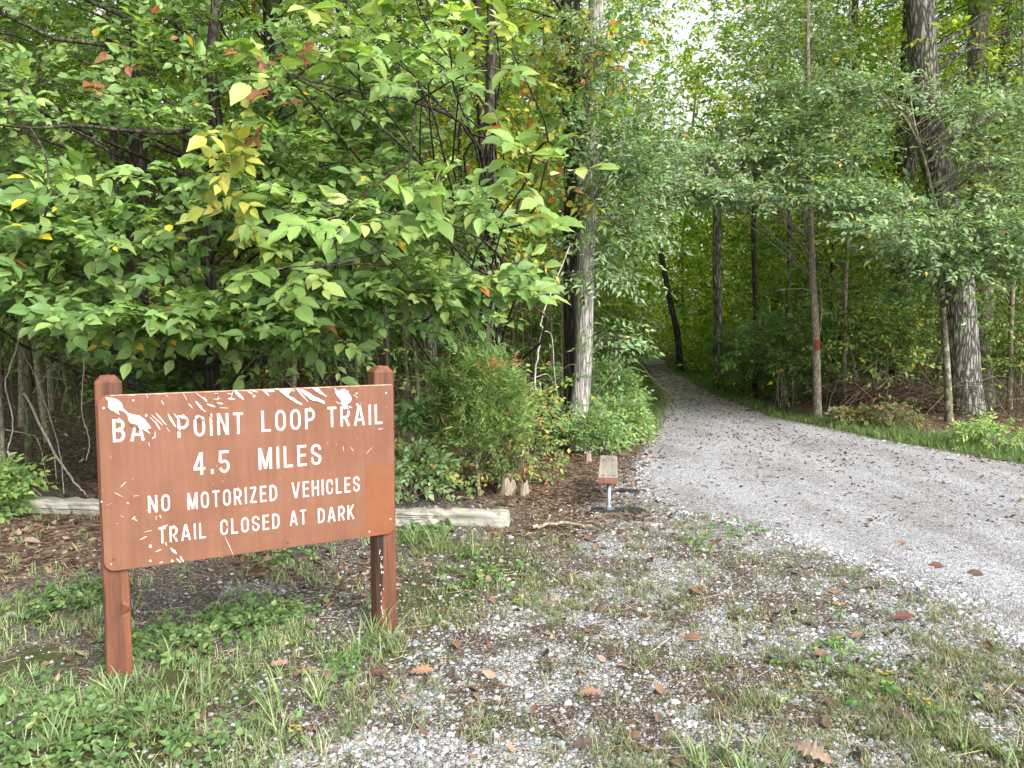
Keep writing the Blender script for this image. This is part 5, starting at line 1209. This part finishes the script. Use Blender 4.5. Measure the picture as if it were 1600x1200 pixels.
BLADE = (np.array([(-.5, 0, 0), (.5, 0, 0), (-.42, .4, .03), (.42, .4, .03), (-.28, .75, -.05), (.28, .75, -.05), (0, 1, -.2)]), [(0, 1, 3, 2), (2, 3, 5, 4)], [(4, 5, 6)])
def grass():
    rng = np.random.default_rng(411)
    g = Geo()
    def tufts(x, y, per, hgt, wid, pal, lean=.55):
        n = len(x) * per; X = np.repeat(x, per) + rng.normal(0, .014, n); Y = np.repeat(y, per) + rng.normal(0, .014, n)
        a = rng.uniform(0, 6.283, n); ln = np.abs(rng.normal(lean, .28, n)); d = nz(np.stack([np.cos(a) * ln, np.sin(a) * ln, np.ones(n)], 1))
        u = np.stack([-np.cos(a), -np.sin(a), np.full(n, .6)], 1) + rng.normal(0, .2, (n, 3)); u = nz(u - (u * d).sum(1, keepdims=True) * d)
        h = np.repeat(hgt, per) * rng.uniform(.45, 1.25, n)
        c = np.repeat(pick(rng, pal, len(x)), per, 0); alt = rng.random(n) < .45; c[alt] = pick(rng, pal, int(alt.sum())); c = c * 1.35 * np.exp(rng.normal(0, .18, (n, 1)))
        inst(g, BLADE, np.stack([X, Y, gz(X, Y) - .004], 1), d, u, wid * rng.uniform(.6, 1.4, n), h, h, c)
    green = [(.13, .19, .075, 4), (.17, .23, .105, 4), (.22, .27, .14, 2.5), (.085, .13, .05, 2), (.30, .27, .17, 1.8), (.21, .18, .11, 1.3)]
    dry = [(.13, .165, .07, 4), (.17, .19, .095, 3), (.27, .235, .145, 2), (.085, .12, .05, 4), (.18, .14, .085, 1.5)]
    n = 40000
    y = 1.85 + 5.6 * rng.random(n) ** 1.35; x = rng.uniform(-1, 1, n) * (.72 * y + .3)
    n1 = fbm(x * 2.2, y * 2.2, 12, 3); n2 = fbm(x * 9, y * 9, 92, 2)
    den = np.clip(blobs(x, y, GRASS_B), 0, 1.2) * sstep(.34, .58, .5 * n1 + .5 * n2) * (sdist(x, y) > -.4 * fbm(x * 2, y * 2, 66, 2) + .1)
    s = rng.random(n) < den * np.where(x > -.7, .95, .7) + .03 * (sdist(x, y) > .1) * (y < 6.6); x, y = x[s], y[s]
    dd = x > -.7
    tufts(x[~dd], y[~dd], 11, .05 + .045 * rng.random((~dd).sum()), .0042, green)
    tufts(x[dd], y[dd], 10, .042 + .045 * rng.random(dd.sum()), .0034, dry, .8)
    # a few lush broad-bladed tufts
    for px, py, h_, m_ in ((200, 1085, .17, 26), (330, 1095, .19, 30), (410, 1130, .2, 34), (470, 1100, .15, 20), (585, 1000, .2, 26), (560, 1015, .17, 22), (610, 1012, .16, 20), (265, 1030, .14, 20), (90, 1170, .15, 26), (1140, 1195, .14, 30), (1090, 1198, .13, 26), (1190, 1196, .12, 24), (1590, 1190, .14, 26), (1560, 1180, .12, 20), (690, 850, .2, 30), (720, 870, .18, 28), (650, 850, .2, 26), (240, 1130, .16, 24), (345, 960, .1, 16)):
        c = G(px, py); k = 3
        tufts(np.array([c[0]] * k) + rng.normal(0, .05, k), np.array([c[1]] * k) + rng.normal(0, .05, k), m_ // 2, np.full(k, h_), .0075, green[:4], .7)
    # grass verges of the path
    n = 52000; y = 8.6 + 23 * rng.random(n) ** 1.5; x = rng.uniform(-6, 12, n)
    sd = sdist(x, y); pc = path_centre(y)
    rt = (x > pc) & (sd > .02) & (sd < np.interp(y, [8.5, 11, 14, 30], [1.6, 1.7, .8, .8]) * (.6 + .8 * fbm(x, y, 8, 2)))
    lf = (x < pc) & (y > 11.5) & (sd > .02) & (sd < .55)
    s = (rt | lf) & (np.abs(x) < .7 * y + .5); x, y = x[s], y[s]
    tufts(x, y, 5, .07 + .08 * rng.random(len(x)), .007, [(.08, .14, .04, 4), (.11, .18, .055, 3), (.145, .21, .07, 1.5), (.05, .11, .03, 2), (.2, .19, .09, .5)], .5)
    o = g.obj('grass', M_GRASS); tag(o, 'patchy mixed green and straw grass tufts over the clearing and path verges', 'grass', kind='stuff')
grass()

def weeds():
    rng = np.random.default_rng(421)
    g = Geo()
    spots = [(60, 1150, .35, 260), (120, 1190, .3, 200), (20, 1110, .25, 140), (110, 940, .25, 170), (150, 920, .2, 120), (250, 1010, .2, 120), (290, 990, .22, 130), (400, 970, .25, 190), (430, 960, .2, 120), (240, 1000, .2, 90), (330, 860, .2, 90), (440, 870, .2, 90), (700, 810, .22, 130), (650, 830, .25, 140), (230, 830, .12, 40), (390, 960, .2, 80), (540, 1040, .15, 40), (180, 1120, .3, 140), (330, 1160, .25, 90), (740, 900, .3, 90), (1160, 830, .2, 40), (1080, 850, .2, 40), (1400, 1080, .3, 50), (1300, 1020, .3, 50)]
    xs, ys = [], []
    for px, py, r, k in spots:
        k = int(k * .5); c = G(px, py); xs.append(c[0] + rng.normal(0, r * .6, k)); ys.append(c[1] + rng.normal(0, r * .6, k))
    x = np.concatenate(xs); y = np.concatenate(ys); n = len(x)
    O = np.stack([x, y, gz(x, y) + rng.uniform(.004, .05, n)], 1); D = rng.normal(0, 1, (n, 3)) * (1, 1, .3) + (0, 0, .25); N = np.array((0, -.3, 1.)) + rng.normal(0, .25, (n, 3))
    sprays(g, rng, O, D, N, .055, 4, .036, 1.15, LEAF_OVATE, [(.065, .125, .04, 3), (.085, .15, .05, 3), (.115, .18, .065, 2), (.16, .19, .065, .8), (.05, .09, .03, 1)], jit=.3, twig=(1, .0012, (.1, .14, .05)))
    o = g.obj('ground_weeds', [M_LEAF, M_TWIG]); tag(o, 'low round-leaved weeds and clover creeping through the grass', 'weeds', kind='stuff')
weeds()

def lobed(rng, lobes=4, depth=.5):
    """Outline of a curled oak-like leaf, along +y."""
    t = np.linspace(0, 1, 15); w = .3 * np.sin(np.pi * np.clip(t, 0.02, .98)) ** .7 * (1 - depth * .5 * (1 + np.cos(t * lobes * 2 * np.pi)) * (t > .08))
    w[0] = .02; w[-1] = .01
    V = []
    for a, b in zip(t, w):
        z = .10 * math.sin(a * 3) ; V += [(-b, a, z + .5 * b * rng.uniform(.2, .9)), (0, a, z), (b, a, z + .5 * b * rng.uniform(.2, .9))]
    Q = [q for i in range(14) for q in ((3 * i, 3 * i + 1, 3 * i + 4, 3 * i + 3), (3 * i + 1, 3 * i + 2, 3 * i + 5, 3 * i + 4))]
    return np.array(V), Q, []
def litter():
    rng = np.random.default_rng(431)
    g = Geo()
    brown = [(.14, .085, .056, 4), (.095, .062, .045, 4), (.21, .14, .095, 3), (.29, .215, .155, 1.8), (.2, .1, .06, 1), (.065, .046, .036, 2.5)]
    tm = [leaf_tmpl([(0, 0), (.2, .2), (.5, .27), (.8, .14), (1, 0)], f, d) for f, d in ((.5, .3), (-.3, -.2), (.2, -.4))]
    def lay(x, y, size, pal):
        n = len(x); a = rng.uniform(0, 6.283, n); d = nz(np.stack([np.cos(a), np.sin(a), rng.normal(0, .15, n)], 1)); u = rng.normal(0, .3, (n, 3)) + (0, 0, 1); u = nz(u - (u * d).sum(1, keepdims=True) * d)
        c = pick(rng, pal, n) * np.exp(rng.normal(0, .2, (n, 1))); k = rng.integers(0, 3, n); O = np.stack([x, y, gz(x, y) + rng.uniform(.004, .016, n)], 1)
        for q in range(3):
            s = k == q; inst(g, tm[q], O[s], d[s], u[s], size[s] * rng.uniform(.7, 1.2, s.sum()), size[s], size[s], c[s])
    n = 60000; y = 1.9 + 12 * rng.random(n) ** 1.1; x = rng.uniform(-1, 1, n) * (.72 * y + .4)
    den = np.maximum(blobs(x, y, LITTER_B), sstep(-.4, .3, wood_depth(x, y)) * .8); sd = sdist(x, y)
    den = np.maximum(den * (sd > -.5 * fbm(x * 1.5, y * 1.5, 4, 2)), .06 * (sd > 0) + .02)
    s = rng.random(n) < den * .75; x, y = x[s], y[s]
    lay(x, y, np.clip(np.exp(rng.normal(-3.2, .42, len(x))), .014, .09), brown)
    # leaf crumbs along the path
    n = 15000; y = 6 + 25 * rng.random(n) ** 1.3; x = path_centre(y) + rng.normal(0, .6, n) * path_half(y) * 1.2; s = np.abs(x) < .7 * y
    lay(x[s], y[s], np.clip(np.exp(rng.normal(-3.3, .35, int(s.sum()))), .015, .07), brown)
    o = g.obj('leaf_litter', M_DRY); tag(o, 'brown dead leaf litter over the wood floor and bare soil', 'leaf litter', kind='stuff')
    # straw and thin twigs lying about
    g = Geo(); n = 1500; y = 2. + 6 * rng.random(n) ** 1.2; x = rng.uniform(-1, 1, n) * .7 * y; s = (sdist(x, y) > .1); x, y = x[s], y[s]; n = len(x)
    a = rng.uniform(0, 6.283, n); d = nz(np.stack([np.cos(a), np.sin(a), rng.normal(.02, .08, n)], 1)); u = np.tile((0., 0, 1), (n, 1)); u = nz(u - (u * d).sum(1, keepdims=True) * d)
    inst(g, STICK, np.stack([x, y, gz(x, y) + .008], 1), d, u, .0014, rng.uniform(.04, .2, n), .0014, pick(rng, [(.4, .33, .2, 3), (.15, .1, .07, 2), (.3, .22, .14, 2)], n))
    o = g.obj('straw_litter', M_TWIG); tag(o, 'dry straw and thin twigs strewn on the ground', 'straw', kind='stuff')
    # the large single leaves
    big = [(1410, 972, .17, (.17, .05, .035), .3, 'large dark red lobed leaf lying on the grass beside the gravel', 5), (1460, 888, .16, (.22, .09, .045), 2.9, 'brown leaf at the gravel edge, the far one of a pair', 0), (1520, 900, .16, (.2, .09, .05), 2.8, 'brown leaf at the gravel edge, nearest the path of a pair', 0), (1268, 1178, .2, (.42, .26, .16), 2.2, 'long pale tan lobed leaf at the very bottom of the picture', 5),
           (1080, 997, .13, (.33, .15, .07), 2.8, 'orange-brown oval leaf among white stones under the clearing middle', 0), (922, 1088, .13, (.35, .17, .07), .1, 'orange lobed leaf on gravel near the bottom middle', 4), (990, 1152, .09, (.35, .17, .08), 2.5, 'small orange oval leaf on gravel near the bottom', 0), (1285, 1025, .12, (.26, .1, .05), .2, 'rusty oval leaf beside the yellow flowered stalk', 0),
           (835, 1115, .1, (.22, .08, .045), 1.2, 'reddish crumpled leaf at the rim of the white gravel patch', 4), (590, 1057, .13, (.17, .06, .045), .3, 'dark red-brown leaf in front of the post with grass tuft', 4), (660, 1053, .14, (.4, .19, .08), .1, 'bright orange lobed leaf in front of the farther post', 5), (512, 1060, .12, (.3, .15, .1), 1.9, 'pale brown curled leaf on soil between the posts', 4), (437, 1040, .11, (.36, .2, .13), .3, 'tan leaf on soil in front of the two posts', 3), (478, 1055, .13, (.33, .13, .05), .1, 'orange-brown leaf between tan and curled leaves', 4),
           (458, 895, .14, (.38, .23, .12), 1.9, 'light tan narrow leaf standing up under the sign board', 0), (50, 848, .16, (.33, .21, .14), .3, 'pale tan leaf on the litter before the timber', 0), (1120, 1120, .12, (.12, .07, .05), .1, 'dark brown flat leaf in stones at the lower middle', 4), (915, 1168, .14, (.13, .08, .06), .2, 'large dark brown leaf near the bottom on gravel', 4), (1410, 1122, .14, (.13, .075, .06), 2.6, 'dark brown curled leaf in grass at lower right', 4), (1410, 853, .1, (.33, .12, .05), .2, 'small orange leaf on grass right beside the path gravel', 3), (1205, 748, .14, (.3, .16, .09), .2, 'tan leaf lying on the path gravel beyond the bench', 4), (1340, 1000, .1, (.28, .14, .08), .4, 'brown leaf on grass near the dark red lobed leaf', 3)]
    for px, py, sz, col, a, lab, lb in big:
        q = Geo(); t = lobed(rng, lb, .6) if lb else tm[0]
        d = np.array([(math.cos(a), math.sin(a), .02)]); u = nz(np.array([(rng.normal(0, .2), -.45, 1.)])); u = nz(u - (u * d).sum() * d)
        sz *= .78; col = tuple(np.array(col) * .5 + np.mean(col) * .3)
        inst(q, t, np.zeros((1, 3)), d, u, sz, sz, sz, np.array([col]))
        q.add([(0, 0, 0), (-.03 * math.cos(a) - .001, -.03 * math.sin(a), .006), (-.03 * math.cos(a) + .001, -.03 * math.sin(a) + .001, .006), (.004, .002, .002)], [(0, 1, 2, 3)], None, tuple(k * .6 for k in col))
        o = q.obj('fallen_leaf', M_DRY); c = G(px, py); c = c - d[0] * sz * .5; o.location = (c[0], c[1], gz(c[0], c[1]) + .022); tag(o, lab, 'leaf', 'large fallen leaves')
litter()

def flowers():
    rng = np.random.default_rng(441)
    for px, py, h, lab in ((1312, 972, .13, 'tallest yellow flowered weed stalk, right of the clearing middle'), (1314, 1012, .09, 'yellow flowered weed just below the tallest stalk'), (1386, 1082, .11, 'yellow flowered weed in the grass at lower right'), (1448, 1112, .07, 'low yellow flowered weed beside dark curled leaf'), (472, 1160, .09, 'yellow flowered weed at the rim of the lower gravel patch'), (812, 942, .06, 'small yellow flowered weed in grass past the farther post')):
        b = G(px, py); b[2] = gz(b[0], b[1]); root = thing('yellow_wildflower', lab, 'wildflower', b, 0, 'yellow wildflowers')
        g = Geo(); tips = []
        for i in range(4):
            t = np.array((rng.normal(0, .028), rng.normal(0, .02), h * rng.uniform(.7, 1.0))); tips.append(t); tube(g, curve([(0, 0, 0), (t[0] * .3, t[1] * .3, t[2] * .5), t], 7), .0014, 5, (.09, .14, .05))
        O = np.stack([t * rng.uniform(.3, .8) for t in tips for _ in range(3)]); D = rng.normal(0, 1, O.shape) + (0, 0, .3)
        sprays(g, rng, O, D, np.tile((0, -.3, 1.), (len(O), 1)), .01, 2, .03, .8, LEAF_NARROW, [(.1, .19, .05, 1)], mat=0)
        g.obj('stem', M_LEAF, root)
        g = Geo()
        for t in tips:
            for q in range(6):
                a = q / 6 * 6.283; d = nz(np.array([(math.cos(a), math.sin(a), .25)])); u = np.array([(0, 0, 1.)]); u = nz(u - (u * d).sum() * d); inst(g, LEAF_MID, t[None], d, u, .012, .011, .011, np.array([(.75, .5, .02)]))
        g.obj('petals', M_THIN, root)
flowers()
